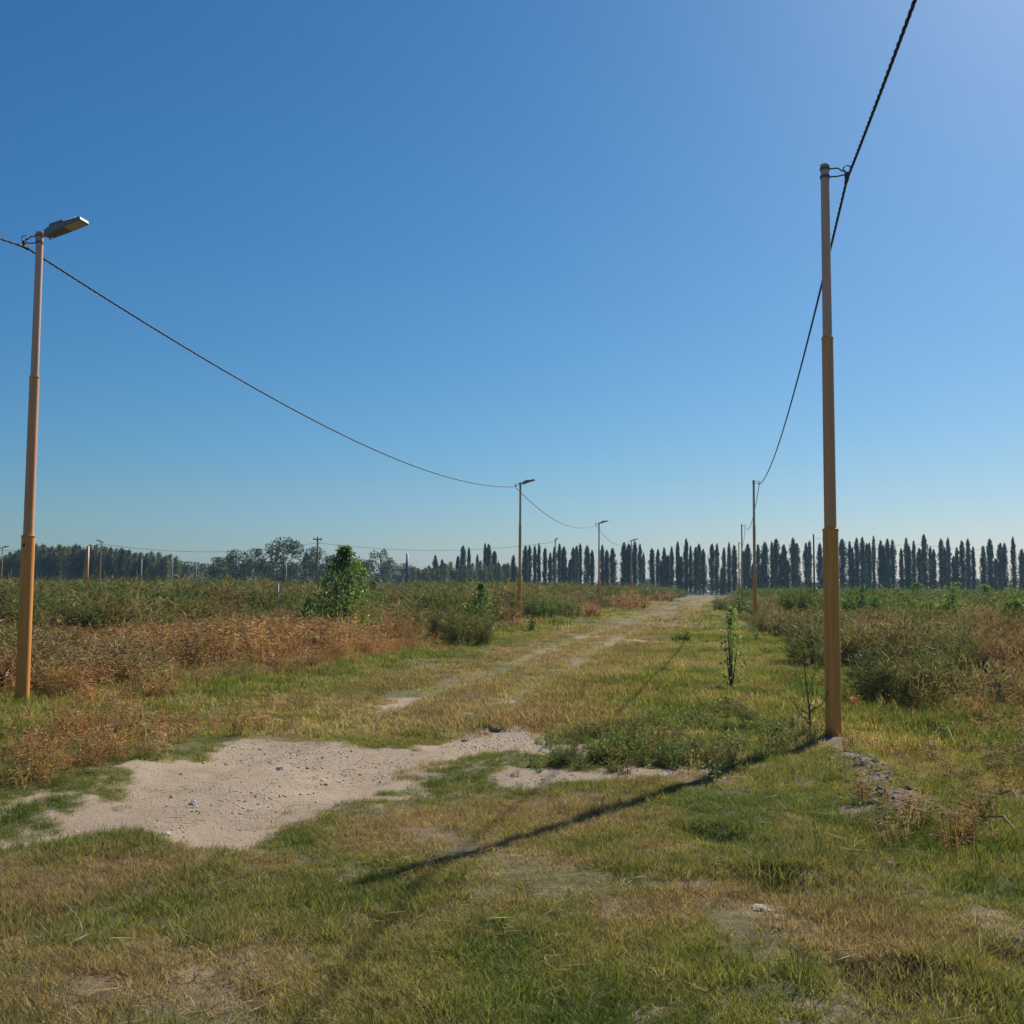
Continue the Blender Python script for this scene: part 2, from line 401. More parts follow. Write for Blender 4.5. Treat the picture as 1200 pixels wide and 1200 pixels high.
# ------------------------------------------------------------------ scattering of uncountable growth
PROTO_N = 0
def scatter(name, protos, mat, x, y, scl, col, label, cat, sink=.01, tilt=.12, r=rng):
    n = len(x)
    col_ = bpy.data.collections.new(name + '_kinds')
    for i, (v, f, a) in enumerate(protos):
        me = mesh('%s_kind_%02d' % (name, i), v, f, mat, a)
        col_.objects.link(bpy.data.objects.new('%s_kind_%02d' % (name, i), me))
    P = np.stack([x, y, height(x, y) - sink], 1)
    me = bpy.data.meshes.new(name); me.vertices.add(n); me.vertices.foreach_set('co', P.astype(np.float32).ravel())
    def att(nm, ty, d, key):
        a = me.attributes.new(nm, ty, 'POINT'); a.data.foreach_set(key, np.ascontiguousarray(d).ravel())
    att('rot', 'FLOAT_VECTOR', np.stack([r.normal(0, tilt, n), r.normal(0, tilt, n), r.uniform(0, 6.283, n)], 1).astype(np.float32), 'vector')
    s = np.asarray(scl, float); s = s if s.ndim == 2 else np.stack([s, s, s], 1)
    att('scl', 'FLOAT_VECTOR', s.astype(np.float32), 'vector')
    att('col', 'FLOAT_VECTOR', np.asarray(col, np.float32), 'vector')
    att('idx', 'INT', r.randint(0, len(protos), n).astype(np.int32), 'value')
    o = obj(name, me); tag(o, label, cat, kind='stuff')
    g = bpy.data.node_groups.new(name, 'GeometryNodeTree')
    g.interface.new_socket('Geometry', in_out='INPUT', socket_type='NodeSocketGeometry'); g.interface.new_socket('Geometry', in_out='OUTPUT', socket_type='NodeSocketGeometry')
    gi = g.nodes.new('NodeGroupInput'); go = g.nodes.new('NodeGroupOutput'); ip = g.nodes.new('GeometryNodeInstanceOnPoints')
    ci = g.nodes.new('GeometryNodeCollectionInfo'); ci.inputs['Collection'].default_value = col_
    ci.inputs['Separate Children'].default_value = True; ci.inputs['Reset Children'].default_value = True
    ip.inputs['Pick Instance'].default_value = True
    g.links.new(gi.outputs[0], ip.inputs['Points']); g.links.new(ci.outputs[0], ip.inputs['Instance'])
    for nm, ty, sock in (('idx', 'INT', 'Instance Index'), ('rot', 'FLOAT_VECTOR', 'Rotation'), ('scl', 'FLOAT_VECTOR', 'Scale')):
        a = g.nodes.new('GeometryNodeInputNamedAttribute'); a.data_type = ty; a.inputs[0].default_value = nm
        g.links.new(a.outputs[0], ip.inputs[sock])
    g.links.new(ip.outputs[0], go.inputs[0])
    md = o.modifiers.new('scatter', 'NODES'); md.node_group = g
    return o
def wedge(n, r0, r1, ang=R(40), power=1.0, r=rng):
    """points in a fan before the viewer; density falls as distance**-power beyond r0"""
    q = r.uniform(0, 1, n); e = 2 - power
    rad = (r0 ** e + q * (r1 ** e - r0 ** e)) ** (1 / e) if e else r0 * (r1 / r0) ** q
    a = r.uniform(-ang, ang, n); return rad * np.sin(a), rad * np.cos(a)

def grass_tuft(n, rad, h0, h1, w, seed, lean=.8):
    r = np.random.RandomState(seed); a = r.uniform(0, 6.283, n); q = rad * np.sqrt(r.uniform(0, 1, n))
    B = np.stack([q * np.cos(a), q * np.sin(a), np.zeros(n)], 1)
    return ribbons(B, r.uniform(0, 6.283, n), r.uniform(h0, h1, n), r.uniform(.15, lean, n), r.uniform(.7, 1.2, n) * w, r)
T_NEAR = [grass_tuft(40, .075, .014, .050, .0034, 100 + i, 1.8) for i in range(8)]
T_TALL = [grass_tuft(46, .075, .04, .13, .0040, 160 + i, 1.0) for i in range(6)]
T_MID = [grass_tuft(40, .17, .03, .10, .009, 120 + i, 1.3) for i in range(6)]
T_FAR = [grass_tuft(46, .5, .05, .14, .03, 140 + i, 1.2) for i in range(6)]
def zone_h(x, y):
    """height factor of the grass: mown on the road strip, rougher toward the right-hand weeds and left edge"""
    u, s = us(x, y)
    k = .75 + .5 * fbm(x * 1.1, y * 1.1, 91)
    k = k * (1 + .45 * ss(.5, 3.5, u) + .5 * ss(-6.8, -8.2, u))
    k = k * (1 + .4 * ss(.55, .75, fbm(x * .8, y * .8, 95)))
    return k * (1 - .35 * ss(-2, -5, u) * ss(-8, -6, u))
def keep(x, y, p, r=rng): return r.uniform(0, 1, len(x)) < p
def grass(name, protos, n, r0, r1, power, label, base=1.0, cut=1.0):
    x, y = wedge(n, r0, r1, R(42), power)
    u, s = us(x, y)
    dm = dirt_map(x, y); p = 1 - cut * ss(.15, .85, dm + (fbm(x * 5, y * 5, 7) - .5) * .8)
    p = p * (.22 + .85 * ss(.36, .56, fbm(x * 1.7, y * 1.7, 97)))
    for t_ in (TR_L, TR_R): p = p * (1 - .68 * ss(.45, .15, np.abs(u - t_ - (vn(s * .06, s * 0 + 3.3, 5) - .5) * .5)) * ss(11, 16, s))
    m = keep(x, y, p); x, y = x[m], y[m]
    k = zone_h(x, y) * base * rng.uniform(.7, 1.3, len(x))
    sc = np.stack([.9 + .1 * k, .9 + .1 * k, k], 1)
    scatter(name, protos, M_GRASS, x, y, sc, grass_col(x, y, rng), label, 'grass')
grass('grass', T_NEAR, 82000, 2.2, 16, .75, 'short clumpy green and straw grass across the foreground')
grass('meadow_grass', T_MID, 70000, 12, 46, 1.1, 'mown grass along the wheel tracks in the middle distance', 1.1)
grass('far_grass', T_FAR, 14000, 42, 170, 1.3, 'thin dry grass on the far end of the track', 1.2)

x, y = wedge(26000, 2.4, 26, R(43), .9); u, s = us(x, y)
f_ = fbm(x * 1.15, y * 1.15, 171) + .07 * ss(-1, 2.5, u) + .05 * ss(-6.6, -8, u) - .10 * ss(1.6, .6, np.abs(u + 4.1)) * ss(9, 13, s)
m = keep(x, y, ss(.52, .66, f_) * (1 - ss(.15, .4, dirt_map(x, y)))); x, y = x[m], y[m]
k = rng.uniform(.45, 1.05, len(x)); cc = grass_col(x, y, rng) * .6 + np.array((.10, .15, .04)) * .4 * rng.uniform(.7, 1.2, len(x))[:, None]
scatter('grass_clumps', T_TALL, M_GRASS, x, y, np.stack([.7 + .4 * k, .7 + .4 * k, k], 1), cc, 'taller green grass clumps standing out of the short grass', 'grass', tilt=.15)

def pal(cols, n, jit=.2, w=None):
    c = np.array(cols)[rng.choice(len(cols), n, p=w)]
    return c * rng.uniform(1 - jit, 1 + jit, n)[:, None] * rng.uniform(.93, 1.07, (n, 3))
def litter(seed):
    r = np.random.RandomState(seed); n = 5
    P = np.stack([r.normal(0, .05, n), r.normal(0, .05, n), r.uniform(.012, .03, n)], 1); D = r.normal(0, 1, (n, 3)); D[:, 2] *= .12
    return leaves(P, D, r.uniform(.06, .16, n), r.uniform(.003, .006, n), r, .02)
x, y = wedge(3600, 2.4, 20, R(43), .8); m = keep(x, y, (.25 + .75 * ss(.45, .6, fbm(x * .9, y * .9, 191))) * (1 - .6 * ss(.3, .7, dirt_map(x, y)))); x, y = x[m], y[m]
scatter('straw_litter', [litter(330 + i) for i in range(5)], M_GRASS, x, y, rng.uniform(.6, 1.3, len(x)), pal([(.42, .33, .19), (.5, .41, .26), (.33, .25, .15)], len(x)), 'broken dry straw lying over the short grass', 'straw', sink=0, tilt=.08)

# ---- weeds
def dry_weed(seed, n=12, h=.8):
    r = np.random.RandomState(seed); a = r.uniform(0, 6.283, n); q = .16 * np.sqrt(r.uniform(0, 1, n))
    B = np.stack([q * np.cos(a), q * np.sin(a), np.zeros(n)], 1)
    H = r.uniform(.55, 1, n) * h; az = r.uniform(0, 6.283, n); le = r.uniform(.05, .5, n)
    parts = [ribbons(B, az, H, le, np.full(n, .011), r)]
    k = 7; tt = r.uniform(.2, 1, (n, k)); d = np.stack([np.cos(az), np.sin(az), np.zeros(n)], 1)
    P = B[:, None] + np.array([0, 0, 1.]) * (H[:, None] * tt)[..., None] + d[:, None] * (H[:, None] * le[:, None] * tt ** 1.7)[..., None]
    P = P.reshape(-1, 3); D = r.normal(0, 1, P.shape); D[:, 2] = D[:, 2] * .5 + .1
    parts.append(leaves(P, D, r.uniform(.07, .16, len(P)), r.uniform(.012, .024, len(P)), r, .1))
    return cat_geo(parts)
def feather(seed, stems=16, twigs=10, h=1.3, spread=.5, w=.012, rad=.14, tl=(.10, .24)):
    """rounded clump: stems over a disc, tallest in the middle, thin twigs all along them"""
    r = np.random.RandomState(seed); n = stems; a = r.uniform(0, 6.283, n); f = np.sqrt(r.uniform(0, 1, n)); q = rad * f
    B = np.stack([q * np.cos(a), q * np.sin(a), np.zeros(n)], 1)
    H = r.uniform(.6, 1, n) * h * (1 - .45 * f ** 2); az = a + r.normal(0, .6, n); le = r.uniform(.1, 1, n) * spread * (.3 + .7 * f)
    parts = [ribbons(B, az, H, le, np.full(n, w * .9), r)]
    d = np.stack([np.cos(az), np.sin(az), np.zeros(n)], 1)
    tt = r.uniform(.08, 1, (n, twigs))
    P = (B[:, None] + np.array([0, 0, 1.]) * (H[:, None] * tt)[..., None] + d[:, None] * (H[:, None] * le[:, None] * tt ** 1.7)[..., None]).reshape(-1, 3)
    D = np.repeat(d, twigs, 0) * .4 + r.normal(0, .7, P.shape); D[:, 2] = np.abs(D[:, 2]) * .7 + .15
    parts.append(leaves(P, D, r.uniform(tl[0], tl[1], len(P)) * h, w * r.uniform(.7, 1.5, len(P)), r, .06))
    return cat_geo(parts)
def leafy(seed, stems=7, h=1.8, n=170, ls=.11, spread=.35, rad=.15):
    r = np.random.RandomState(seed); a = r.uniform(0, 6.283, stems)
    B = np.stack([rad * np.cos(a), rad * np.sin(a), np.zeros(stems)], 1) * r.uniform(.2, 1, stems)[:, None]
    H = r.uniform(.6, 1, stems) * h; le = r.uniform(.05, spread, stems)
    parts = [ribbons(B, a, H, le, np.full(stems, .025), r)]
    j = r.randint(0, stems, n); tt = r.uniform(.12, 1, n) ** .8
    d = np.stack([np.cos(a), np.sin(a), np.zeros(stems)], 1)
    P = B[j] + np.array([0, 0, 1.]) * (H[j] * tt)[:, None] + d[j] * (H[j] * le[j] * tt ** 1.7)[:, None]
    D = r.normal(0, 1, P.shape); D[:, 2] = D[:, 2] * .6 + .1
    P = P + norm(D) * r.uniform(0, .16, n)[:, None]
    parts.append(leaves(P, D, r.uniform(.7, 1.3, n) * ls, r.uniform(.5, .8, n) * ls, r))
    return cat_geo(parts)
RED_W = [(.37, .19, .095), (.44, .26, .13), (.31, .165, .092), (.50, .35, .19), (.27, .21, .085)]
GRY_W = [(.19, .195, .092), (.23, .21, .11), (.15, .172, .078), (.28, .22, .125), (.29, .20, .12)]
LEAF_W = [(.085, .15, .04), (.12, .18, .045), (.07, .12, .045), (.16, .18, .055)]

DRYP = [dry_weed(200 + i) for i in range(8)]
x, y = wedge(34000, 5.5, 75, R(44), .9); u, s = us(x, y)
edge = -7.9 + (fbm(x * .35, y * .35, 101) - .5) * 2.2 - .03 * np.clip(s - 30, 0, 60)
dens = ss(.4, -.9, u - edge) * (.35 + .75 * ss(.35, .6, fbm(x * .3, y * .3, 103)))
for q_, r_q, d_ in (((215, 858), 1.3, .5), ((60, 880), 1.6, .5), ((10, 905), 1.2, .6), ((330, 835), .9, .25), ((1190, 900), 1.6, .5), ((1165, 965), 1.1, .4), ((1195, 850), 2.0, .4), ((930, 800), 1.2, .12), ((1120, 880), 1.2, .2)):
    a_, b_ = gp(*q_); dens = np.maximum(dens, d_ * ss(1.15, .3, np.hypot(x - a_, (y - b_) * .8) / r_q + (fbm(x * 1.3, y * 1.3, 177) - .5) * 1.2))
dens = dens * (1 - .8 * ss(34, 52, s)) * ss(.5, 1.5, np.hypot(x - POLE_L[0], (y - POLE_L[1] + .9) * .7))
m = keep(x, y, dens) & (dirt_map(x, y) < .4); x, y, u, s, edge = x[m], y[m], u[m], s[m], edge[m]
grow_in = ss(0, -4.0, u - edge) * (u < 0)
k = (.42 + .70 * grow_in) * rng.uniform(.7, 1.25, len(x)) * (.75 + .5 * fbm(x * .25, y * .25, 105))
k = k * (1 - .25 * ss(-11, -16, u))
c = pal(RED_W, len(x)); gy = (ss(.45, .65, fbm(x * .22 + 9, y * .22, 107)) * .8)[:, None]
c = c * (1 - gy) + pal(GRY_W, len(x)) * gy
scatter('dry_weeds', DRYP, M_WEED, x, y, np.stack([k * 1.15, k * 1.15, k], 1), c, 'reddish brown dry weeds filling the field beside the left lamp post', 'weeds', tilt=.2)

FEAP = [feather(220 + i, 22, 13, 1.2, .55, .017, .34) for i in range(7)]
x, y = wedge(78000, 14, 280, R(42), 1.2); u, s = us(x, y)
mL = ss(-9.8, -12.0, u - (fbm(x * .15, y * .15, 111) - .5) * 3) * np.maximum(.22 + .78 * ss(-10.5, -14.5, u - (fbm(x * .1, y * .1, 112) - .5) * 6), .8 * ss(27, 34, s))
mR = ss(2.0, 3.4, u + .9 * ss(25, 40, s) - (fbm(x * .25, y * .25, 113) - .5) * 2.6) * ss(14.5, 17.5, s)
cl = .16 + .74 * ss(.40, .58, fbm(x * .16, y * .16, 115))
m = keep(x, y, np.maximum(mL, mR) * cl); x, y, u, s = x[m], y[m], u[m], s[m]
dist = np.hypot(x, y)
k = rng.uniform(.40, 1.22, len(x)) * (.42 + .95 * ss(.34, .68, fbm(x * .16, y * .16, 115))) * np.where(u > 0, .74 + .2 * ss(30, 70, dist), .95 + .22 * ss(26, 36, s)) * (1 + .25 * ss(50, 160, dist))
w_ = k * (1.0 + .9 * ss(40, 160, dist))
gy = (ss(.42, .62, fbm(x * .11, y * .11, 119)) * np.where(u > 0, .10 + .3 * ss(6, 12, u), .75 - .5 * ss(28, 40, s)))[:, None]
c = pal(GRY_W, len(x)); c = c * (1 - gy) + pal(RED_W[:3], len(x)) * gy
gr = (ss(.44, .62, fbm(x * .13 + 4, y * .13, 129)) * .85)[:, None]; c = c * (1 - gr) + pal(LEAF_W, len(x)) * gr
far = ss(60, 130, dist)[:, None] * .55; c = c * (1 - far) + pal(LEAF_W, len(x)) * far
scatter('tall_weeds', FEAP, M_WEED, x, y, np.stack([w_, w_, k], 1), c, 'grey green feathery weeds covering the fields on both sides of the track', 'weeds', tilt=.22)

LEFP = [leafy(240 + i) for i in range(6)]
x, y = wedge(15000, 38, 300, R(42), 1.15); u, s = us(x, y)
mk = np.maximum(ss(-10.5, -15, u), ss(3, 7, u)) * (.15 + .9 * ss(.45, .62, fbm(x * .05, y * .05, 121))) * ss(36, 60, s)
m = keep(x, y, mk); x, y = x[m], y[m]
dist = np.hypot(x, y)
k = rng.uniform(.7, 1.2, len(x)) * (1 + .15 * ss(120, 260, dist)); w_ = k * (1.2 + .8 * ss(60, 200, dist))
scatter('undergrowth', LEFP, M_WEED, x, y, np.stack([w_, w_, k], 1), pal(LEAF_W, len(x)), 'leafy green undergrowth in front of the far trees', 'undergrowth', tilt=.1)

# rough growth in the right foreground
ROUGH = [cat_geo([feather(260 + i, 9, 7, .34, 1.1, .006, .10, (.1, .3)), leafy(270 + i, 5, .26, 40, .035, .8, .08)]) for i in range(5)]
x, y = wedge(9000, 3.5, 24, R(44), .8); u, s = us(x, y)
e = u - (fbm(x * .5, y * .5, 131) - .5) * 2.2
m = keep(x, y, ss(1.5, 3.4, e) * ss(21, 14, s) * (.15 + .85 * ss(.34, .54, fbm(x * .7, y * .7, 133))) * (1 - ss(.3, .6, dirt_map(x, y)))); x, y, u = x[m], y[m], u[m]
k = rng.uniform(.5, 1.1, len(x)) * (.6 + .55 * ss(2.5, 6, u))
c = pal([(.10, .125, .04), (.15, .155, .06), (.26, .19, .095), (.09, .14, .036), (.30, .18, .09)], len(x))
scatter('rough_weeds', ROUGH, M_WEED, x, y, k, c, 'knee high rough weeds on the ground right of the near pole', 'weeds', sink=.02, tilt=.25)

# low dark mat of plants between the bare patch and the near right pole
MAT = [cat_geo([feather(280 + i, 12, 8, .30, .9, .008, .10, (.15, .4)), leafy(286 + i, 6, .24, 46, .04, .8, .1)]) for i in range(4)]
BL = [gp(*p) for p in ((612, 890), (640, 880), (700, 868), (760, 850), (830, 836), (905, 836), (950, 852), (900, 868), (840, 896), (760, 902), (690, 900), (620, 898))]
bx = np.array(BL); x = rng.uniform(bx[:, 0].min() - .5, bx[:, 0].max() + .5, 5200); y = rng.uniform(bx[:, 1].min() - .5, bx[:, 1].max() + .5, 5200)
m = keep(x, y, ss(.45, -.5, poly_sd(BL, x, y) + (fbm(x * 1.5, y * 1.5, 141) - .5) * 2.0) * (.05 + .33 * ss(.42, .62, fbm(x * 1.3, y * 1.3, 143)))); x, y = x[m], y[m]
k = rng.uniform(.3, 1.0, len(x)) * (.45 + .5 * ss(-1.0, 1.5, x))
scatter('ground_cover', MAT, M_WEED, x, y, k, pal([(.11, .155, .055), (.15, .20, .07), (.16, .19, .065), (.22, .21, .10), (.19, .15, .08)], len(x)), 'low dark green creeping weeds between the bare patch and the near right pole', 'ground cover', sink=.02, tilt=.2)

# gravel on the bare patch, soil clods on the low ridge
def rock(seed, sub=1, flat=.6):
    r = np.random.RandomState(seed)
    p = norm(np.array([(-1, 1.618, 0), (1, 1.618, 0), (-1, -1.618, 0), (1, -1.618, 0), (0, -1, 1.618), (0, 1, 1.618), (0, -1, -1.618), (0, 1, -1.618), (1.618, 0, -1), (1.618, 0, 1), (-1.618, 0, -1), (-1.618, 0, 1)], float))
    f = [(0, 11, 5), (0, 5, 1), (0, 1, 7), (0, 7, 10), (0, 10, 11), (1, 5, 9), (5, 11, 4), (11, 10, 2), (10, 7, 6), (7, 1, 8), (3, 9, 4), (3, 4, 2), (3, 2, 6), (3, 6, 8), (3, 8, 9), (4, 9, 5), (2, 4, 11), (6, 2, 10), (8, 6, 7), (9, 8, 1)]
    p = list(map(tuple, p))
    for _ in range(sub):
        g = []; mid = {}
        def mp(a, b):
            k = (min(a, b), max(a, b))
            if k not in mid:
                q = np.array(p[a]) + np.array(p[b]); p.append(tuple(q / np.linalg.norm(q))); mid[k] = len(p) - 1
            return mid[k]
        for a, b, c in f:
            ab, bc, ca = mp(a, b), mp(b, c), mp(c, a); g += [(a, ab, ca), (b, bc, ab), (c, ca, bc), (ab, bc, ca)]
        f = g
    p = np.array(p) * r.uniform(.72, 1.2, (len(p), 1)) * np.array((r.uniform(.8, 1.3), r.uniform(.7, 1), flat))
    return p, np.array(f), np.ones(len(p))
pb = np.array(PATCH); n = 42000
x = rng.uniform(pb[:, 0].min(), pb[:, 0].max(), n); y = rng.uniform(pb[:, 1].min(), pb[:, 1].max(), n)
m = keep(x, y, ss(.5, .9, dirt_map(x, y)) * (.1 + .9 * ss(.4, .65, fbm(x * .9, y * .9, 151)))); x, y = x[m], y[m]
scatter('gravel', [rock(300 + i, 0) for i in range(6)], M_GRAV, x, y, rng.gamma(1.2, .0034, len(x)) + .0022, np.ones((len(x), 3)), 'small gravel strewn over the bare dirt patch', 'gravel', sink=.002, tilt=.5)
q = rng.uniform(0, 1, 2400); seg = (q * 4).astype(int).clip(0, 3); f_ = q * 4 - seg; bb = np.array(BERM)
x = bb[seg, 0] + (bb[seg + 1, 0] - bb[seg, 0]) * f_ + rng.normal(0, .15, 2400); y = bb[seg, 1] + (bb[seg + 1, 1] - bb[seg, 1]) * f_ + rng.normal(0, .15, 2400)
m = keep(x, y, .2 + .8 * ss(.4, .6, fbm(x * 2.2, y * 2.2, 153))); x, y = x[m], y[m]
scatter('soil_clods', [rock(320 + i, 1, .75) for i in range(5)], M_CLOD, x, y, rng.gamma(1.5, .0065, len(x)) + .005, np.ones((len(x), 3)), 'broken soil clods along the low ridge at the near right pole', 'soil', sink=.01, tilt=.5)

# ------------------------------------------------------------------ poles, lamps and cables
PH = 6.8
def pole_parts(parent):
    for (z0, z1, r0, r1, mt) in ((-.4, .355 * PH, .092, .089, M_P1), (.355 * PH, .69 * PH, .070, .066, M_P2), (.69 * PH, PH, .055, .050, M_P3)):
        pr = [(r0, z0), (r0, z0 + .01), (r0, z0 + .05), (r1, z1 - .07), (r1, z1 - .032), (r1, z1 - .03), (r1 + .004, z1 - .028), (r1 + .004, z1 - .004), (r1 + .003, z1 - .002), (r1 - .006, z1), (r1 - .02, z1 + .001)]
        v, f, a = lathe(pr); obj('pole_section', mesh('pole_section', v, f, mt, a, True), parent)
def hole_cover(parent):
    v, f, a = boxloft([(-.018, .022, 0, .003), (.018, .022, 0, .003)]); v = np.stack([v[:, 0], -.0885 - v[:, 2], v[:, 1] + .355 * PH - .14], 1)
    obj('hole_cover', mesh('hole_cover', v, f[:, ::-1].copy(), M_CABLE, a), parent)
def bracket_parts(parent, sgn):
    """cable bracket on the side sgn along local x: two bent rods from a band to a hanging clamp"""
    b = cat_geo([lathe([(.060, PH - .07), (.060, PH - .04)], 16), lathe([(.060, PH - .17), (.060, PH - .14)], 16)])
    parts = [b]
    for z in (PH - .055, PH - .155):
        ze = PH - .12 + (.025 if z > PH - .1 else -.025)
        parts.append(tube([(sgn * .055, 0, z), (sgn * .15, 0, z), (sgn * .20, 0, ze), (sgn * .24, 0, ze)], .009, 6))
    th = np.linspace(0, 6.283, 13); parts.append(tube(np.stack([sgn * .255 + .045 * np.cos(th), 0 * th, PH - .075 + .045 * np.sin(th)], 1), .008, 5))
    v, f, a = cat_geo(parts)
    br = obj('cable_bracket', mesh('cable_bracket', v, f, M_GALV, a), parent)
    v, f, a = cat_geo([boxloft([(sgn * .228, .028, PH - .205, PH - .12), (sgn * .272, .028, PH - .215, PH - .115)]), tube([(sgn * .25, -.09, PH - .205), (sgn * .25, .09, PH - .205)],   .022, 8)])
    obj('cable_clamp', mesh('cable_clamp', v, f, M_CABLE, a), br)
HEAD_A = R(14)
def make_lamp_post(loc, rz, label):
    o = empty('lamp_post', loc, rz, label, 'lamp post', 'orange lamp posts along the left of the track')
    pole_parts(o); hole_cover(o); bracket_parts(o, -1)
    Rm = np.array(Matrix.Rotation(-HEAD_A, 3, 'Y')); off = np.array((0, 0, PH - .06))
    def put(g): return g[0] @ Rm.T + off, g[1], g[2]
    v, f, a = put(cat_geo([tube([(-.03, 0, .0), (.17, 0, .0)], .034, 10), tube([(-.06, 0, -.03), (-.06, 0, .05)], .02, 8)])); hd = obj('lamp_arm', mesh('lamp_arm', v, f, M_P3, a, False), o)
    v, f, a = put(boxloft([(.10, .045, -.045, .04), (.20, .075, -.055, .055), (.34, .10, -.042, .048), (.52, .112, -.03, .04), (.70, .112, -.018, .032), (.735, .10, -.012, .028)]))
    hd = obj('lamp_head', mesh('lamp_head', v, f, M_LAMP, a), o)
    v, f, a = put(boxloft([(.21, .06, .05, .075), (.23, .085, .05, .085), (.43, .085, .045, .085), (.45, .07, .045, .075)])); obj('driver_cover', mesh('driver_cover', v, f, M_LAMP, a), hd)
    v, f, a = put(boxloft([(.46, .095, -.042, -.025), (.70, .095, -.027, -.012)])); obj('led_plate', mesh('led_plate', v, f, M_LENS, a), hd)
    v, f, a = put(cat_geo([boxloft([(.47 + .03 * i, .10, .03, .056), (.478 + .03 * i, .10, .03, .054)]) for i in range(7)])); obj('cooling_fin', mesh('cooling_fin', v, f, M_LAMP, a), hd)
    v, f, a = put(tube([(.13, .02, -.05), (.13, .02, -.085), (.24, .02, -.085), (.24, .02, -.05)], .008, 6)); obj('latch', mesh('latch', v, f, M_GALV, a), hd)
    return o
RZ = -RA
L_POS = [(-6.83, 14.48), (.4, 49.6), (6.67, 78.25), (12.42, 106.2)]
L_LAB = ['tall orange lamp post at the left edge, rising out of brown weeds', 'orange lamp post beside the grey green bush left of the track', 'orange lamp post at dry scrub left of the track end', 'smallest grey lamp post among the far poplars left of the track end']
L_POST = []
for i, ((x, y), lab) in enumerate(zip(L_POS, L_LAB)):
    if i == 0: o = make_lamp_post((x, y, hz(x, y)), RZ, lab); lamp0 = o
    else:
        o = copy_tree(lamp0); o.location = (x, y, hz(x, y)); o['label'] = lab
    L_POST.append(o)
lamp0.rotation_euler = (R(.2), R(-.15), RZ)
def make_cable_pole(loc, rz, label):
    o = empty('cable_pole', loc, rz, label, 'pole', 'orange poles carrying the cable right of the track')
    pole_parts(o); bracket_parts(o, 1); return o
R_POS = [POLE_R, (11.28, 47.6), (17.74, 78.9), (24.4, 110.0)]
R_LAB = ['tall orange pole without lamp on the right, standing in broken soil', 'tan pole behind the leafy saplings right of the track', 'thinner brown pole by yellow leaves near the track end', 'farthest thin pole right of the track end, among poplars']
for i, ((x, y), lab) in enumerate(zip(R_POS, R_LAB)):
    if i == 0: pole0 = make_cable_pole((x, y, hz(x, y)), RZ, lab)
    else:
        o = copy_tree(pole0); o.location = (x, y, hz(x, y)); o['label'] = lab
def span(a, b, sag, n=60):
    t = np.linspace(0, 1, n); a = np.array(a); b = np.array(b)
    P = a + (b - a) * t[:, None]; P[:, 2] -= 4 * sag * t * (1 - t); return P
def bundle(P, strands=3, rs=.0085, rh=.0098, pitch=.42):
    """twisted bundle following a polyline: each strand a helix"""
    L = np.concatenate([[0], np.cumsum(np.linalg.norm(np.diff(P, axis=0), axis=1))])
    n = int(L[-1] / pitch * 7); l = np.linspace(0, L[-1], n)
    Q = np.stack([np.interp(l, L, P[:, i]) for i in range(3)], 1)
    T = norm(np.gradient(Q, axis=0)); A = norm(np.cross(T, np.array([[0, 0, 1.0]]))); B = np.cross(T, A); out = []
    for k in range(strands):
        ph = l / pitch * 2 * np.pi + k * 2 * np.pi / strands
        out.append(tube(Q + rh * (np.cos(ph)[:, None] * A + np.sin(ph)[:, None] * B), rs, 4))
    return cat_geo(out)
def att(pos, side): return (pos[0] + side * .25 * CA, pos[1] - side * .25 * SA, hz(*pos) + PH - .205)
def run(name, pts, sags, twisted, label, r=.017, grp='overhead cables'):
    g = []
    for i, (a, b, sg) in enumerate(zip(pts[:-1], pts[1:], sags)):
        P = span(a, b, sg)
        g.append(bundle(P) if i in twisted else tube(P, r, 5))
    v, f, a = cat_geo(g); return tag(obj(name, mesh(name, v, f, M_CABLE, a, True)), label, 'cable', grp)
prevL = (L_POS[0][0] - .21 * 33, L_POS[0][1] - 33); prevR = (POLE_R[0] - .21 * 34, POLE_R[1] - 34)
SAG_L, SAG_R = .95, .75
lp = [att(p, -1) for p in [prevL] + L_POS]; rp = [att(p, 1) for p in [prevR] + R_POS]
for q in (lp, rp): q[0] = (q[0][0], q[0][1], PH - .205)
run('overhead_cable', lp, [.9, SAG_L, .9, .8], (0, 1), 'black twisted cable sagging between the left lamp posts')
run('overhead_cable', rp, [.9, SAG_R, .9, .8], (0, 1), 'black twisted cable climbing steeply past the tall right pole')

# a second street of poles far to the left, seen over the weeds
def simple_pole(name, px, top, D, rad, mat, label, group=None, arm=None, lean=0, cat='pole'):
    x, y = dp(px, D); z = zat(px, top, D); g0 = hz(x, y)
    o = empty(name, (x, y, g0), 0, label, cat, group)
    v, f, a = lathe([(rad, -.3), (rad * .9, (z - g0) * .5), (rad * .7, z - g0)], 10); v[:, 0] += lean * v[:, 2]
    obj('mast', mesh('mast', v, f, mat, a, True), o)
    if arm == 'cross':
        v, f, a = cat_geo([boxloft([(-.5, .05, z - g0 - .35, z - g0 - .23), (.5, .05, z - g0 - .35, z - g0 - .23)]), tube([(0, .07, z - g0 - 1), (.4, .07, z - g0 - .34)], .02, 5)]); obj('crossarm', mesh('crossarm', v, f, mat, a), o)
        for s_ in (-.42, .0, .42):
            v, f, a = lathe([(.03, z - g0 - .23), (.055, z - g0 - .17), (.03, z - g0 - .1), (.05, z - g0 - .05)], 8); v[:, 0] += s_
            obj('insulator', mesh('insulator', v, f, M_CONC, a), o)
    if arm == 'side':
        v, f, a = boxloft([(-2.8, .08, z - g0 - 3.1, z - g0 - 2.9), (0, .08, z - g0 - 3.1, z - g0 - 2.9)]); obj('crossarm', mesh('crossarm', v, f, mat, a), o)
    return o
GS = 'poles of the far street at left'
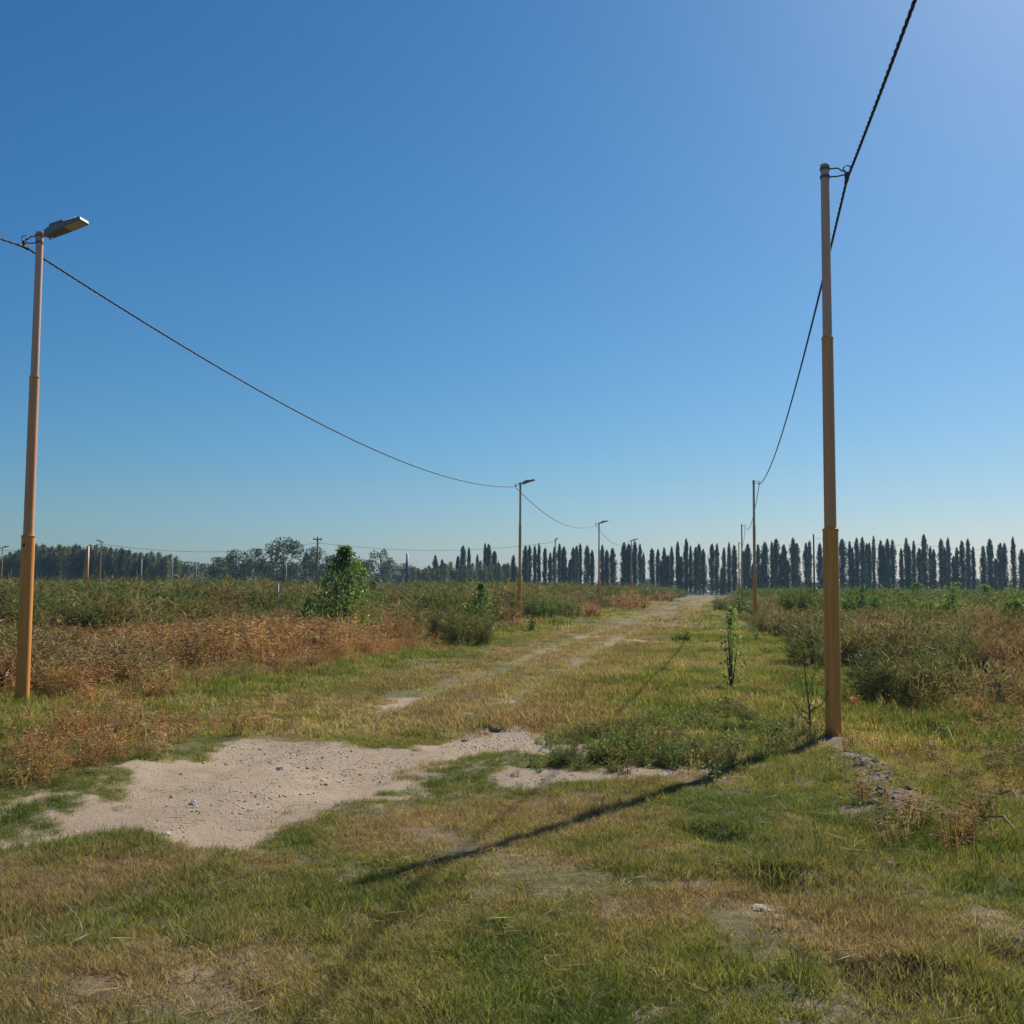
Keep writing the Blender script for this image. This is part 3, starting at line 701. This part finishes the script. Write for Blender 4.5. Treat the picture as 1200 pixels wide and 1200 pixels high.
def far_lamp(px, top, D, rz, label):
    x, y = dp(px, D); o = copy_tree(lamp0); k = (zat(px, top, D) - hz(x, y)) / PH
    o.location = (x, y, hz(x, y)); o.rotation_euler = (0, 0, rz); o.scale = (1, 1, k); o['label'] = label; o['group'] = GS
    return o, (x, y, hz(x, y) + PH * k - .3)
fl1, a1 = far_lamp(5, 641, 100, RZ, 'far lamp post at the extreme left edge before the plantation')
fl2, a2 = far_lamp(120, 634, 103, R(150), 'far lamp post with head turned left, right of the paired orange poles')
fl3, a3 = far_lamp(651, 632, 118, R(70), 'thin far lamp post standing among poplars behind the second post')
simple_pole('utility_pole', 373, 629, 112, .13, M_WOODP, 'brown wooden utility pole with small crossarm left of the young poplar', GS, 'cross')
x_, y_ = dp(373, 112); a4 = (x_, y_, zat(373, 636, 112))
simple_pole('twin_pole', 104, 640, 84, .16, M_P2, 'thicker of the two joined orange poles before the plantation', 'paired orange poles', lean=.012)
simple_pole('twin_pole', 101, 643, 84, .11, M_P2, 'thinner of the two joined orange poles, leaning on its partner', 'paired orange poles', lean=.03)
simple_pole('steel_mast', 168, 655, 92, .075, M_CONC, 'thin white mast in front of the poplar plantation', 'pale masts before the plantation')
simple_pole('steel_mast', 204, 650, 100, .06, M_CONC, 'thin grey mast near the right end of the plantation', 'pale masts before the plantation')
simple_pole('steel_mast', 232, 660, 120, .05, M_CONC, 'faint mast just left of the round trees', 'pale masts before the plantation')
simple_pole('steel_mast', 337, 661, 125, .07, M_CONC, 'grey mast in front of the largest round tree', 'pale masts before the plantation')
simple_pole('steel_pole', 478, 649, 190, .28, M_GALV, 'dark steel pole with a side beam above the low far trees', None, 'side')
simple_pole('marker_post', 328, 684, 44, .055, M_CONC, 'short white marker post in the weeds left of the young poplar', cat='post')
simple_pole('cable_pole', 953, 626, 96, .10, M_WOODP, 'far dark pole left of the tall near pole, in front of poplars', None)
x_, y_ = dp(953, 96); a5 = (x_, y_, zat(953, 630, 96))
run('overhead_cable', [(a1[0] - 25, a1[1] + 2, a1[2]), a1, a2, a4, (a3[0], a3[1], a3[2])], [.5, .4, .9, .9], (), 'thin cable running between the far poles above the plantation', .016)
run('overhead_cable', [a5, dp(1075, 99) + (zat(1075, 638, 99),), dp(1290, 103) + (zat(1290, 641, 103),)], [.3, .5], (), 'thin cable crossing the far poplars right of the near pole', .012)

# ------------------------------------------------------------------ trees
def crown_poplar(seed, h, w, clump=.40, n_br=115, per=30, z0=.01):
    r = np.random.RandomState(seed); P = []; D = []
    for i in range(n_br):
        t = (i + r.uniform(0, 1)) / n_br; zb = h * (z0 + (.94 - z0) * t)
        L = (w * 1.2 + .5) * r.uniform(.9, 2.4) * (1 - .5 * t ** 2.5) * min(1, .7 + 3 * t)
        a = r.uniform(0, 6.283); out = r.uniform(.16, .40)
        d = np.array([math.cos(a) * out, math.sin(a) * out, 1]); d /= np.linalg.norm(d)
        q = r.uniform(.08, 1, per); p = np.array([0, 0, zb]) + d * (L * q)[:, None] + r.normal(0, .085 * w, (per, 3))
        P.append(p); D.append(np.tile(d, (per, 1)) + r.normal(0, .4, (per, 3)))
    top = np.stack([r.normal(0, .08, 40), r.normal(0, .08, 40), h - r.uniform(.1, 2.6, 40)], 1); P.append(top); D.append(np.tile([[0, 0, 1.]], (40, 1)) + r.normal(0, .3, (40, 3)))
    P = np.concatenate(P); D = np.concatenate(D)
    th_ = np.arctan2(P[:, 1], P[:, 0]); zz = P[:, 2] / h
    lim = w * .5 * np.clip((1.0 - zz) / .30, .04, 1) ** .60 * (.80 + .2 * np.clip(zz / .35, 0, 1)) * (.66 + .7 * vn(th_ * 1.3 + 9, P[:, 2] * .55, seed))
    m = (np.hypot(P[:, 0], P[:, 1]) < lim * 1.12) & (P[:, 2] < h - .1); P, D = P[m], D[m]
    return leaves(P, D, r.uniform(.8, 1.6, len(P)) * clump * 1.3, r.uniform(.6, 1.1, len(P)) * clump, r, .12)
def trunk(h, r0, seed, limbs=0, spread=.5):
    r = np.random.RandomState(seed); g = []
    z = np.linspace(-.3, h, 6); pts = np.stack([r.normal(0, .03, 6) * z / max(h, 1), r.normal(0, .03, 6) * z / max(h, 1), z], 1)
    g.append(tube(pts, np.linspace(r0, r0 * .25, 6), 7))
    for i in range(limbs):
        a = r.uniform(0, 6.283); zb = h * r.uniform(.3, .75); L = h * r.uniform(.25, .5); o_ = spread * r.uniform(.6, 1.2)
        p0 = np.array([0, 0, zb]); p1 = p0 + np.array([math.cos(a) * o_, math.sin(a) * o_, 1]) * L * .5; p2 = p0 + np.array([math.cos(a) * o_ * 1.2, math.sin(a) * o_ * 1.2, .8]) * L
        g.append(tube([p0, p1, p2], [r0 * .45, r0 * .3, r0 * .1], 5))
    return cat_geo(g)
def crown_round(seed, h, w, clump=.8, blobs=26, per=34, z0=.25, gap=1.0):
    r = np.random.RandomState(seed); P = []; D = []
    for i in range(blobs):
        a = r.uniform(0, 6.283); t = r.uniform(0, 1); zc = h * (z0 + (.95 - z0) * t)
        prof = math.sin(math.pi * (.18 + .74 * t)) ** .7
        q = w * .5 * prof * math.sqrt(r.uniform(.1, 1)); c = np.array([q * math.cos(a), q * math.sin(a), zc])
        rb = w * r.uniform(.09, .19) * gap; d = norm(r.normal(0, 1, (per, 3))); p = c + d * rb * r.uniform(.5, 1, (per, 1)) * np.array((1.1, 1.1, .8))
        p[:, 2] = np.minimum(p[:, 2], h); P.append(p); D.append(d + r.normal(0, .5, (per, 3)))
    P = np.concatenate(P); D = np.concatenate(D)
    return leaves(P, D, r.uniform(.6, 1.3, len(P)) * clump, r.uniform(.5, 1., len(P)) * clump, r, .12)
def tree_proto(name, crown, trk, mat, bark=M_BARK):
    o = bpy.data.objects.new(name, None); o.empty_display_size = .5
    v, f, a = crown; c = bpy.data.objects.new('crown', mesh('crown', v, f, mat, a)); c.parent = o
    v, f, a = trk; t_ = bpy.data.objects.new('trunk', mesh('trunk', v, f, bark, a, True)); t_.parent = o
    return o
def plant_copy(proto, loc, rz, sc, label, cat, group):
    o = copy_tree(proto); o.location = loc; o.rotation_euler = (0, 0, rz); o.scale = sc
    return tag(o, label, cat, group)
POP = [tree_proto('poplar_tree', crown_poplar(400 + i, 19, (2.6, 3.0, 2.2, 3.5, 2.7, 2.4, 2.0, 3.2)[i]), trunk(17, .2, 420 + i), M_POPLAR) for i in range(8)]
PX = [(511, 651), (519, 656), (537, 652), (543, 640), (550, 642), (560, 650), (569, 637), (573, 638), (580, 646), (585, 660), (602, 651), (616, 640), (621, 640), (627, 640), (632, 637), (639, 642), (645, 648), (650, 641),
      (656, 638), (661, 641), (664, 664), (668, 656), (672, 642), (676, 640), (680, 637), (688, 640), (694, 645), (706, 639), (711, 645), (718, 643), (731, 636), (737, 638), (744, 635), (750, 638), (754, 648), (764, 643), (771, 644), (775, 657),
      (778, 642), (782, 651), (787, 641), (794, 635), (798, 652), (804, 632), (809, 640), (815, 642), (819, 638), (824, 644), (834, 638), (840, 637), (845, 665), (848, 642), (854, 636), (860, 639), (871, 646), (876, 638), (882, 660), (888, 638), (896, 636), (892, 662),
      (904, 635), (909, 632), (914, 650), (918, 639), (922, 657), (929, 631), (933, 637), (944, 637), (948, 634), (960, 637), (964, 650), (986, 632), (995, 635), (998, 642), (1003, 631), (1010, 630), (1015, 637), (1018, 636), (1023, 629), (1031, 634), (1034, 640), (1039, 632), (1045, 633), (1055, 643), (1061, 631), (1064, 640), (1070, 634), (1076, 643), (1082, 627), (1089, 641), (1093, 644),
      (1102, 632), (1106, 642), (1110, 631), (1116, 652), (1120, 642), (1126, 634), (1133, 632), (1139, 641), (1151, 640), (1159, 632), (1165, 655), (1171, 637), (1176, 637), (1186, 630), (1196, 644), (1201, 647), (1212, 636), (1222, 640), (1231, 634), (1243, 642), (1252, 636)]
MARKS = [(610, 'the second lamp post'), (702, 'the third lamp post'), (740, 'the smallest lamp post'), (841, 'the track end'), (883, 'the pole by the saplings'), (953, 'the far dark pole'), (970, 'the tall near pole'), (1200, 'the right picture edge')]
ORD = ['first', 'second', 'third', 'fourth', 'fifth', 'sixth', 'seventh', 'eighth', 'ninth', 'tenth', 'eleventh', 'twelfth', 'thirteenth', 'fourteenth', 'fifteenth', 'sixteenth', 'seventeenth', 'eighteenth', 'nineteenth', 'twentieth']
def order_label(px, row, marks):
    """place of a tree in its row, counted from the nearest thing one can find"""
    best = None
    for mx, mn in marks:
        k = sum(1 for q in row if (mx < q <= px)) if px > mx else sum(1 for q in row if (px <= q < mx))
        if best is None or k < best[0]: best = (k, 'right' if px > mx else 'left', mn)
    k, side, mn = best
    return '%s %s of %s' % (ORD[min(max(k, 1), 20) - 1], side, mn)
pxs = [p_[0] for p_ in PX]
def pop_label(px, top):
    return '%s columnar poplar, %s, far row' % ('tall' if top <= 635 else 'short' if top >= 650 else 'medium', order_label(px, pxs, MARKS))
for i, (px, top) in enumerate(PX):
    D = 340 + rng.uniform(-14, 14) + (8 if i % 3 == 0 else 0)
    x, y = dp(px, D); g0 = hz(x, y); H = zat(px, top, D) - g0
    k = H / 19.0; wv = rng.uniform(.52, .95) * (.7 + .3 * k)
    lab = pop_label(px, top) if px < 1200 else 'columnar poplar beyond the right picture edge'
    plant_copy(POP[rng.randint(8)], (x, y, g0), rng.uniform(0, 6.28), (wv, wv, k), lab, 'poplar', 'columnar poplars in the far windbreak row')
# dense plantation at the left
PLN = [tree_proto('plantation_poplar', crown_poplar(440 + i, 17, 3.2, .36, 80, 20, .2), trunk(16, .17, 450 + i), M_PLANT, bark_mat('pale_bark_%s' % 'abcd'[i], (.2, .18, .15), (.34, .31, .27))) for i in range(4)]
LMARK = [(28, 'the left lamp post'), (102, 'the paired orange poles'), (120, 'the far lamp'), (168, 'the white mast'), (204, 'the grey mast'), (0, 'the left picture edge')]
for row in range(2):
    row_px = [p_ + rng.uniform(-1.8, 1.8) for p_ in np.arange(-60, 208, 4.6)]
    for px in row_px:
        D = 300 + row * 9 + rng.uniform(-3, 3)
        top = np.interp(px, [0, 40, 60, 120, 160, 208], [652, 640, 637, 641, 646, 652]) + rng.uniform(-2, 6) + row * 1
        x, y = dp(px, D); g0 = hz(x, y); k = (zat(px, top, D) - g0) / 17
        plant_copy(PLN[rng.randint(4)], (x, y, g0), rng.uniform(0, 6.28), (rng.uniform(.8, 1.1),) * 2 + (k,), ('slim poplar, front row of the plantation, ' + order_label(px, row_px, LMARK)) if row == 0 and px > 0 else 'slim grey green poplar packed in the dense plantation, mostly hidden by others', 'poplar', 'poplars of the dense left plantation')
row_px = [p_ + rng.uniform(-1.5, 1.5) for p_ in np.arange(486, 606, 4.6)]
for px in row_px:
    D = 318 + rng.uniform(-8, 8); top = np.interp(px, [486, 530, 606], [668, 662, 662]) + rng.uniform(-5, 6)
    x, y = dp(px, D); g0 = hz(x, y); k = (zat(px, top, D) - g0) / 17
    plant_copy(PLN[rng.randint(4)], (x, y, g0), rng.uniform(0, 6.28), (rng.uniform(.7, 1.0),) * 2 + (k,), 'low grey green poplar, ' + order_label(px, row_px, [(478, 'the dark steel pole'), (547, 'the wide feathery shrub'), (610, 'the second lamp post')]), 'poplar', 'low poplars left of the second lamp post')
# broadleaf trees
RND = [tree_proto('broadleaf_tree', crown_round(460 + i, 16, 14, .62, (42, 38, 48)[i], 80, (.16, .08, .12)[i]), trunk(13, .3, 470 + i, 7), M_ROUND) for i in range(3)]
OPEN = tree_proto('broadleaf_tree', crown_round(480, 15, 13, .5, 34, 60, .2, .7), trunk(14, .28, 481, 10, .45), M_ROUND)
for (px, top, D, wpx, pr, lab) in ((259, 654, 270, 30, 1, 'dark round tree at the right end of the plantation'), (278, 645, 275, 34, 0, 'pale topped broadleaf tree second from the plantation'), (300, 644, 280, 26, 1, 'narrow broadleaf tree left of the largest round tree'),
        (334, 631, 280, 46, 2, 'largest round tree on the left horizon, spreading crown'), (368, 641, 275, 32, 0, 'broadleaf tree behind the wooden utility pole'), (388, 652, 290, 22, 1, 'small dark tree behind the young poplar'), (423, 657, 290, 22, 1, 'low dark tree just right of the young poplar'),
        (447, 643, 285, 34, 3, 'open branched tree with thin upright limbs left of the steel pole')):
    x, y = dp(px, D); g0 = hz(x, y); H = zat(px, top, D) - g0; wm = wpx / 1200 * D
    p_ = OPEN if pr == 3 else RND[pr]
    plant_copy(p_, (x, y, g0), rng.uniform(0, 6.28), (wm / 13.5, wm / 13.5, H / (15 if pr == 3 else 16)), lab, 'tree', 'broadleaf trees on the left horizon')
BSH = [tree_proto('bushy_tree', crown_round(490 + i, 7, 11, .6, 30, 50, .03), trunk(5, .18, 495 + i, 4), M_ROUND) for i in range(3)]
row_px = [p_ + rng.uniform(-5, 5) for p_ in np.arange(-70, 1275, 13.5)]
for px in row_px:
    D = rng.uniform(372, 430)
    lo = 681 if px > 610 else 668 if px > 480 else 661
    x, y = dp(px, D); g0 = hz(x, y); H = zat(px, lo + rng.uniform(-4, 4), D) - g0
    lab = 'low bushy tree in the far background, ' + order_label(px, row_px, LMARK[:1] + LMARK[3:5] + [(373, 'the wooden utility pole'), (478, 'the dark steel pole')] + MARKS)
    plant_copy(BSH[rng.randint(3)], (x, y, g0), rng.uniform(0, 6.28), (rng.uniform(.7, 1.2),) * 2 + (H / 7,), lab, 'tree', 'low trees behind the poplars' if px > 610 else 'low trees behind the left field')

# ------------------------------------------------------------------ distinct shrubs and saplings
def shrub(name, base, top, wpx, kind, mat, label, cat, seed, ls=.09, dens=1.0, twig=M_TWIG):
    x, y = gp(*base); D = math.hypot(x, y); g0 = hz(x, y)
    h = (base[1] - top) / FPX * y * 1.0; w = wpx / FPX * y
    r = np.random.RandomState(seed); o = empty(name, (x, y, g0), 0, label, cat)
    st = []; 
    if kind == 'feather':
        n = int(42 * dens); g = feather(seed, int(n * 1.5), 22, h, w / h * .42, max(.008, D * .00042), w * .36, (.08, .2))
        v, f, a = g; obj('foliage', mesh('foliage', v, f, mat, a), o)
        for i in range(7):
            a_ = r.uniform(0, 6.283); q = r.uniform(.1, .35) * w; st.append(tube([(0, 0, -.03), (q * .5 * math.cos(a_), q * .5 * math.sin(a_), h * .3), (q * math.cos(a_), q * math.sin(a_), h * .6)], [.016, .011, .004], 4))
    elif kind == 'cone':
        n = int(4200 * dens); t_ = r.uniform(0, 1, n) ** .85; a_ = r.uniform(0, 6.283, n)
        prof = np.interp(t_, [0, .12, .3, .55, .8, 1], [.55, .9, 1, .72, .36, .07])
        q = w * .62 * prof * (.42 + 1.1 * vn(a_ * 1.6 + 3, t_ * 6, seed)) * np.sqrt(r.uniform(.02, 1, n))
        P = np.stack([q * np.cos(a_), q * np.sin(a_), .04 + t_ * h], 1) + r.normal(0, .02 * h, (n, 3)); P[:, 2] = np.clip(P[:, 2], .02, h)
        keep_ = vn(a_ * 2.2 + 11, t_ * 9, seed + 5) > .30; P = P[keep_]
        v, f, a = leaves(P, r.normal(0, 1, P.shape), r.uniform(.65, 1.25, len(P)) * ls, r.uniform(.5, .8, len(P)) * ls, r)
        obj('foliage', mesh('foliage', v, f, mat, a), o)
        for i in range(7):
            b_ = r.uniform(0, 6.283); e_ = w * .5 * r.uniform(.1, .7); k_ = h * (1 - .7 * e_ / (w * .5)) if i else h * .98; e_ = e_ if i else 0
            st.append(tube([(0, 0, -.05), (e_ * .5 * math.cos(b_), e_ * .5 * math.sin(b_), k_ * .4), (e_ * math.cos(b_), e_ * math.sin(b_), k_)], np.array([.03, .018, .004]) * min(1, h / 2.5), 5))
    else:
        nst = max(3, int(9 * dens)) if kind == 'leafy' else 3
        P = []; Dd = []
        for i in range(nst):
            a_ = r.uniform(0, 6.283); q = w * .5 * math.sqrt(r.uniform(0, 1)); hh = h * (1 - .5 * (q / (w * .5)) ** 1.3) * r.uniform(.8, 1.0) if i else h
            q = q if i else .03
            pts = np.array([(0, 0, -.05), (q * .55 * math.cos(a_), q * .55 * math.sin(a_), hh * .35), (q * .9 * math.cos(a_), q * .9 * math.sin(a_), hh * .7), (q * math.cos(a_), q * math.sin(a_), hh)])
            st.append(tube(pts, np.array([.028, .02, .012, .004]) * min(1, h / 2 + .2), 5))
            nb = int(16 * dens) if kind == 'leafy' else int(10 * dens)
            for j in range(nb):
                t_ = r.uniform(.06, .97); c = np.array([np.interp(t_, [0, .35, .7, 1], pts[:, k]) for k in range(3)])
                ab = r.uniform(0, 6.283); lb = w * r.uniform(.12, .30) * (1 - .6 * t_); dd = np.array([math.cos(ab), math.sin(ab), r.uniform(.4, 1.3)])
                e_ = c + dd / np.linalg.norm(dd) * lb; st.append(tube([c, e_], [.006, .002], 3))
                m_ = int((22 if kind == 'leafy' else 9) * dens); tq = r.uniform(0, 1.05, m_)[:, None]
                P.append(c + (e_ - c) * tq + r.normal(0, .035 + .025 * w, (m_, 3))); Dd.append(r.normal(0, 1, (m_, 3)) + np.array((0, 0, -.2)))
        P = np.concatenate(P); Dd = np.concatenate(Dd); P[:, 2] = np.maximum(P[:, 2], .02)
        v, f, a = leaves(P, Dd, r.uniform(.65, 1.25, len(P)) * ls, r.uniform(.5, .8, len(P)) * ls, r)
        obj('foliage', mesh('foliage', v, f, mat, a), o)
    v, f, a = cat_geo(st); obj('stem', mesh('stem', v, f, twig, a), o)
    return o
SH = [
 ('young_poplar', (402, 751), 641, 78, 'cone', M_SAP, 'tall bushy young poplar with bright green leaves in the left field', 'young tree', .10, 1.5),
 ('young_poplar', (361, 749), 702, 30, 'cone', M_SAPD, 'small leafy sapling just left of the bushy young poplar', 'sapling', .085, .32),
 ('shrub', (546, 757), 702, 74, 'feather', M_FEATH, 'wide grey green feathery shrub before the second lamp post', 'shrub', .08, 1.9),
 ('shrub', (516, 752), 705, 44, 'feather', M_FEATH, 'yellowish loose shrub on the left flank of the wide feathery shrub', 'shrub', .08, 1.0),
 ('young_poplar', (563, 742), 686, 40, 'cone', M_SAP, 'leafy green sapling rising behind the wide feathery shrub', 'sapling', .11, .25),
 ('shrub', (632, 727), 690, 46, 'feather', M_FEATHG, 'dark green shrub immediately right of the second lamp post', 'shrub', .08, 1.6),
 ('shrub', (662, 725), 692, 44, 'feather', M_FEATH, 'olive shrub right of the dark green shrub near the second lamp post', 'shrub', .08, 1.3),
 ('shrub', (690, 723), 703, 34, 'feather', M_DRY, 'low brown shrub left of the third lamp post', 'shrub', .08, 1.0),
 ('shrub', (737, 714), 689, 62, 'feather', M_DRY, 'broad tan dry shrub right of the third lamp post', 'shrub', .08, 1.6),
 ('shrub', (466, 753), 716, 52, 'feather', M_DRY, 'reddish dry shrub right of the young poplar', 'shrub', .08, 1.3),
 ('shrub', (300, 722), 684, 50, 'feather', M_FEATHG, 'dark green shrub near the white marker post', 'shrub', .08, 1.5),
 ('shrub', (482, 716), 680, 40, 'feather', M_FEATHG, 'rounded green shrub below the steel pole with beam', 'shrub', .08, 1.4),
 ('dry_tuft', (538, 759), 749, 24, 'feather', M_STRAW, 'straw coloured grass tuft at the foot of the wide feathery shrub', 'grass tuft', .05, .8),
 ('seedling', (623, 741), 722, 9, 'twig', M_SAPD, 'thin leafy seedling right of the second lamp post', 'seedling', .10, .6),
 ('weed_clump', (605, 737), 722, 16, 'feather', M_DRY, 'small brown weed clump at the second lamp post foot', 'weed', .05, .6),
 ('sapling', (857, 808), 716, 30, 'cone', M_SAP, 'slender leafy sapling standing in grass left of the tall near pole', 'sapling', .066, .085),
 ('sapling', (866, 722), 684, 16, 'twig', M_SAP, 'yellow green sapling at the base of the thinner brown pole', 'sapling', .15, .9),
 ('sapling', (833, 914), 880, 15, 'twig', M_SAP, 'tiny sapling at the edge of the creeping weeds', 'sapling', .042, .5),
 ('shrub', (852, 716), 692, 40, 'feather', M_FEATH, 'brownish olive shrub beside the track end, left of the brown pole', 'shrub', .08, 1.0),
 ('shrub', (1050, 824), 742, 120, 'feather', M_FEATH, 'large dark feathery shrub right of the tall near pole', 'shrub', .08, 2.4),
 ('shrub', (960, 778), 706, 96, 'feather', M_FEATH, 'grey green shrub behind the tall near pole', 'shrub', .08, 2.0),
 ('shrub', (1120, 800), 726, 110, 'feather', M_FEATH, 'grey feathery shrub behind the large dark one, toward the right edge', 'shrub', .08, 2.0),
 ('shrub', (1185, 805), 730, 80, 'feather', M_DRY, 'brown dry shrub at the right picture edge', 'shrub', .08, 1.6),
 ('shrub', (936, 735), 684, 52, 'feather', M_FEATHG, 'bright green grassy shrub between the two right hand poles', 'shrub', .08, 2.0),
 ('shrub', (1118, 742), 685, 84, 'leafy', M_SAP, 'leafy bright green bush under the right hand poplars', 'bush', .12, 1.1),
 ('shrub', (1190, 748), 699, 40, 'leafy', M_SAP, 'small leafy green bush at the right picture edge', 'bush', .12, 1.0),
 ('shrub', (1010, 735), 690, 60, 'leafy', M_SAPD, 'dark leafy bush just right of the tall near pole', 'bush', .12, 1.0),
 ('weed_clump', (886, 752), 730, 18, 'twig', M_SAPD, 'scrawny weed in front of the pole by the saplings', 'weed', .06, .6),
 ('weed_clump', (798, 752), 738, 30, 'feather', M_FEATHG, 'low green weed clump on the track edge', 'weed', .05, 1.0),
 ('shrub', (255, 712), 684, 44, 'feather', M_FEATHG, 'green shrub midway between the plantation and the marker post', 'shrub', .1, 1.3),
 ('shrub', (206, 708), 683, 36, 'feather', M_FEATH, 'grey olive shrub below the right end of the plantation', 'shrub', .1, 1.2),
 ('shrub', (150, 712), 685, 40, 'feather', M_FEATHG, 'low green shrub below the thin white mast', 'shrub', .1, 1.2),
 ('bush', (437, 714), 678, 30, 'cone', M_SAPD, 'leafy dark bush right behind the bushy young poplar', 'bush', .15, .25),
 ('shrub', (507, 712), 682, 34, 'feather', M_FEATH, 'olive shrub under the low poplars, left of the wide feathery shrub', 'shrub', .1, 1.2),
 ('shrub', (590, 718), 686, 34, 'feather', M_FEATH, 'yellowish shrub just left of the second lamp post', 'shrub', .1, 1.2),
 ('bush', (684, 706), 686, 30, 'cone', M_SAP, 'bright leafy bush just left of the third lamp post', 'bush', .2, .25),
 ('bush', (716, 705), 687, 26, 'cone', M_SAP, 'bright leafy bush just right of the third lamp post', 'bush', .2, .2),
 ('shrub', (775, 705), 690, 40, 'feather', M_DRY, 'brown scrub along the left side of the track end', 'shrub', .1, 1.2),
 ('shrub', (908, 714), 686, 34, 'feather', M_FEATHG, 'green shrub right of the pole by the saplings', 'shrub', .1, 1.3),
 ('bush', (1075, 714), 684, 46, 'cone', M_SAPD, 'dark leafy bush under the poplars, left of the bright green bush', 'bush', .16, .4),
 ('bush', (1155, 718), 686, 34, 'cone', M_SAP, 'yellow green bush between the bright bush and the right edge', 'bush', .15, .3),
 ('shrub', (1040, 722), 697, 48, 'feather', M_FEATHG, 'soft green shrub behind the large dark feathery shrub', 'shrub', .1, 1.4),
]
for i, (nm, b, tp, w, kd, mt, lab, ct, ls, dn) in enumerate(SH): shrub(nm, b, tp, w, kd, mt, lab, ct, 500 + i, ls, dn)
# bare twiggy plant beside the near right pole
x, y = gp(950, 861); g0 = hz(x, y); o = empty('bare_sapling', (x, y, g0), 0, 'nearly bare twiggy sapling just left of the tall near pole', 'sapling')
r_ = np.random.RandomState(77); st = [tube([(0, 0, -.03), (-.01, 0, .35), (-.05, 0, .7), (-.075, 0, 1.05)], [.012, .01, .007, .003], 5)]
LP = []
for (z, dx, dz, dy) in ((.28, -.20, .20, .05), (.30, .23, .28, -.05), (.22, -.30, .25, -.1), (.32, .1, .3, .1), (.25, .16, .26, .12), (.36, -.12, .2, -.1), (.5, .10, .25, .05), (.18, -.14, .3, .12)):
    p0 = np.array((-.01 - .03 * z, 0, z)); p1 = p0 + (dx * .6, dy, dz * .35); p2 = p0 + (dx, dy * 1.5, dz)
    st.append(tube([p0, p1, p2], [.007, .005, .002], 4))
    for q in r_.uniform(.3, 1, 6): LP.append(p0 + (p2 - p0) * q + r_.normal(0, .012, 3))
for q in r_.uniform(.7, 1.05, 16): LP.append(np.array((-.05, 0, q)) + r_.normal(0, .02, 3))
v, f, a = cat_geo(st); obj('stem', mesh('stem', v, f, M_TWIG, a), o)
LP = np.array(LP); v, f, a = leaves(LP, r_.normal(0, 1, LP.shape), r_.uniform(.03, .06, len(LP)), .016, r_); obj('foliage', mesh('foliage', v, f, M_SAPD, a), o)

# ------------------------------------------------------------------ stones, sticks, far blue sheet
for i, (px, py, sz, fl, mt, lab) in enumerate(((1045, 1019, .034, .45, M_STONE, 'flat white stone lying in the grass below the soil ridge'), (1126, 1019, .026, .6, M_STONE, 'small pale stone in green grass near the right edge'), (803, 1092, .016, .8, M_STONE, 'tiny white stone in the grass left of the pale rocks'),
        (1029, 1172, .018, .7, M_STONE, 'pale pebble in the grass near the bottom right'), (1000, 1161, .016, .6, M_STONE, 'thin white pebble beside the dark hollow at bottom right'), (1182, 1152, .016, .7, M_STONE, 'small grey pebble at the right edge of the foreground'),
        (893, 1072, .055, .3, M_ROCK, 'largest flat pale rock showing through the grass'), (915, 1083, .04, .35, M_ROCK, 'smaller flat rock touching the largest pale rock'), (912, 1094, .03, .4, M_ROCK, 'lowest of the flat pale rocks in the grass'),
        (581, 852, .07, .5, M_ROCK, 'pale stone on the upper edge of the bare dirt'), (545, 860, .05, .5, M_ROCK, 'flat pale stone beside the upper dirt edge'), (193, 976, .04, .5, M_STONE, 'white stone on the lower rim of the bare patch'), (227, 936, .035, .6, M_STONE, 'white stone in the middle of the bare patch'), (202, 927, .02, .7, M_GRAV, 'smaller stone upper left of the white stone on the bare patch'), (328, 902, .04, .5, M_STONE, 'pale stone on the right part of the bare patch'), (520, 846, .03, .6, M_STONE, 'bright pebble on the track above the bare patch'))):
    x, y = gp(px, py); v, f, a = rock(600 + i, 2, fl)
    o = obj('stone', mesh('stone', v * sz, f, mt, a, False), None, (x, y, hz(x, y) + sz * fl * .2)); tag(o, lab, 'stone', 'loose stones'); o.rotation_euler = (.1, .1, i)
def stick(p, q, lift, rad, lab):
    x0, y0 = gp(*p); x1, y1 = gp(*q); c = np.array([(x0, y0, hz(x0, y0) + lift), ((x0 + x1) / 2 + .02, (y0 + y1) / 2, hz((x0 + x1) / 2, (y0 + y1) / 2) + lift * 1.6), (x1, y1, hz(x1, y1) + lift)])
    v, f, a = tube(c, [rad, rad * .8, rad * .4], 6); tag(obj('stick', mesh('stick', v, f, M_STRAWSTICK, a)), lab, 'stick', 'dry sticks on the ground')
M_STRAWSTICK = bark_mat('dry_stick_bark', (.24, .17, .10), (.42, .32, .21), 30)
stick((1172, 944), (1196, 955), .10, .009, 'pale broken stick lying in weeds at the right edge')
stick((1158, 970), (1190, 985), .08, .009, 'bent brown stick below the pale one at the right edge')
stick((752, 752), (784, 750), .06, .02, 'dark dead branch lying across the track edge')
stick((1098, 860), (1120, 885), .16, .007, 'dry twig poking from the weeds right of the near pole')
# ------------------------------------------------------------------ air
t = NT('thin_haze'); pv = t.n('ShaderNodeVolumePrincipled', {'Color': (.42, .70, 1.0, 1), 'Density': .00018, 'Anisotropy': .2}); t.t.links.new(pv.outputs[0], t.out.inputs['Volume'])
v, f, a = boxloft([(-1400, 1400, -4, 24), (1400, 1400, -4, 24)]); tag(obj('haze', mesh('haze', v, f, t.m)), 'thin pale haze over the fields', 'haze', kind='stuff')
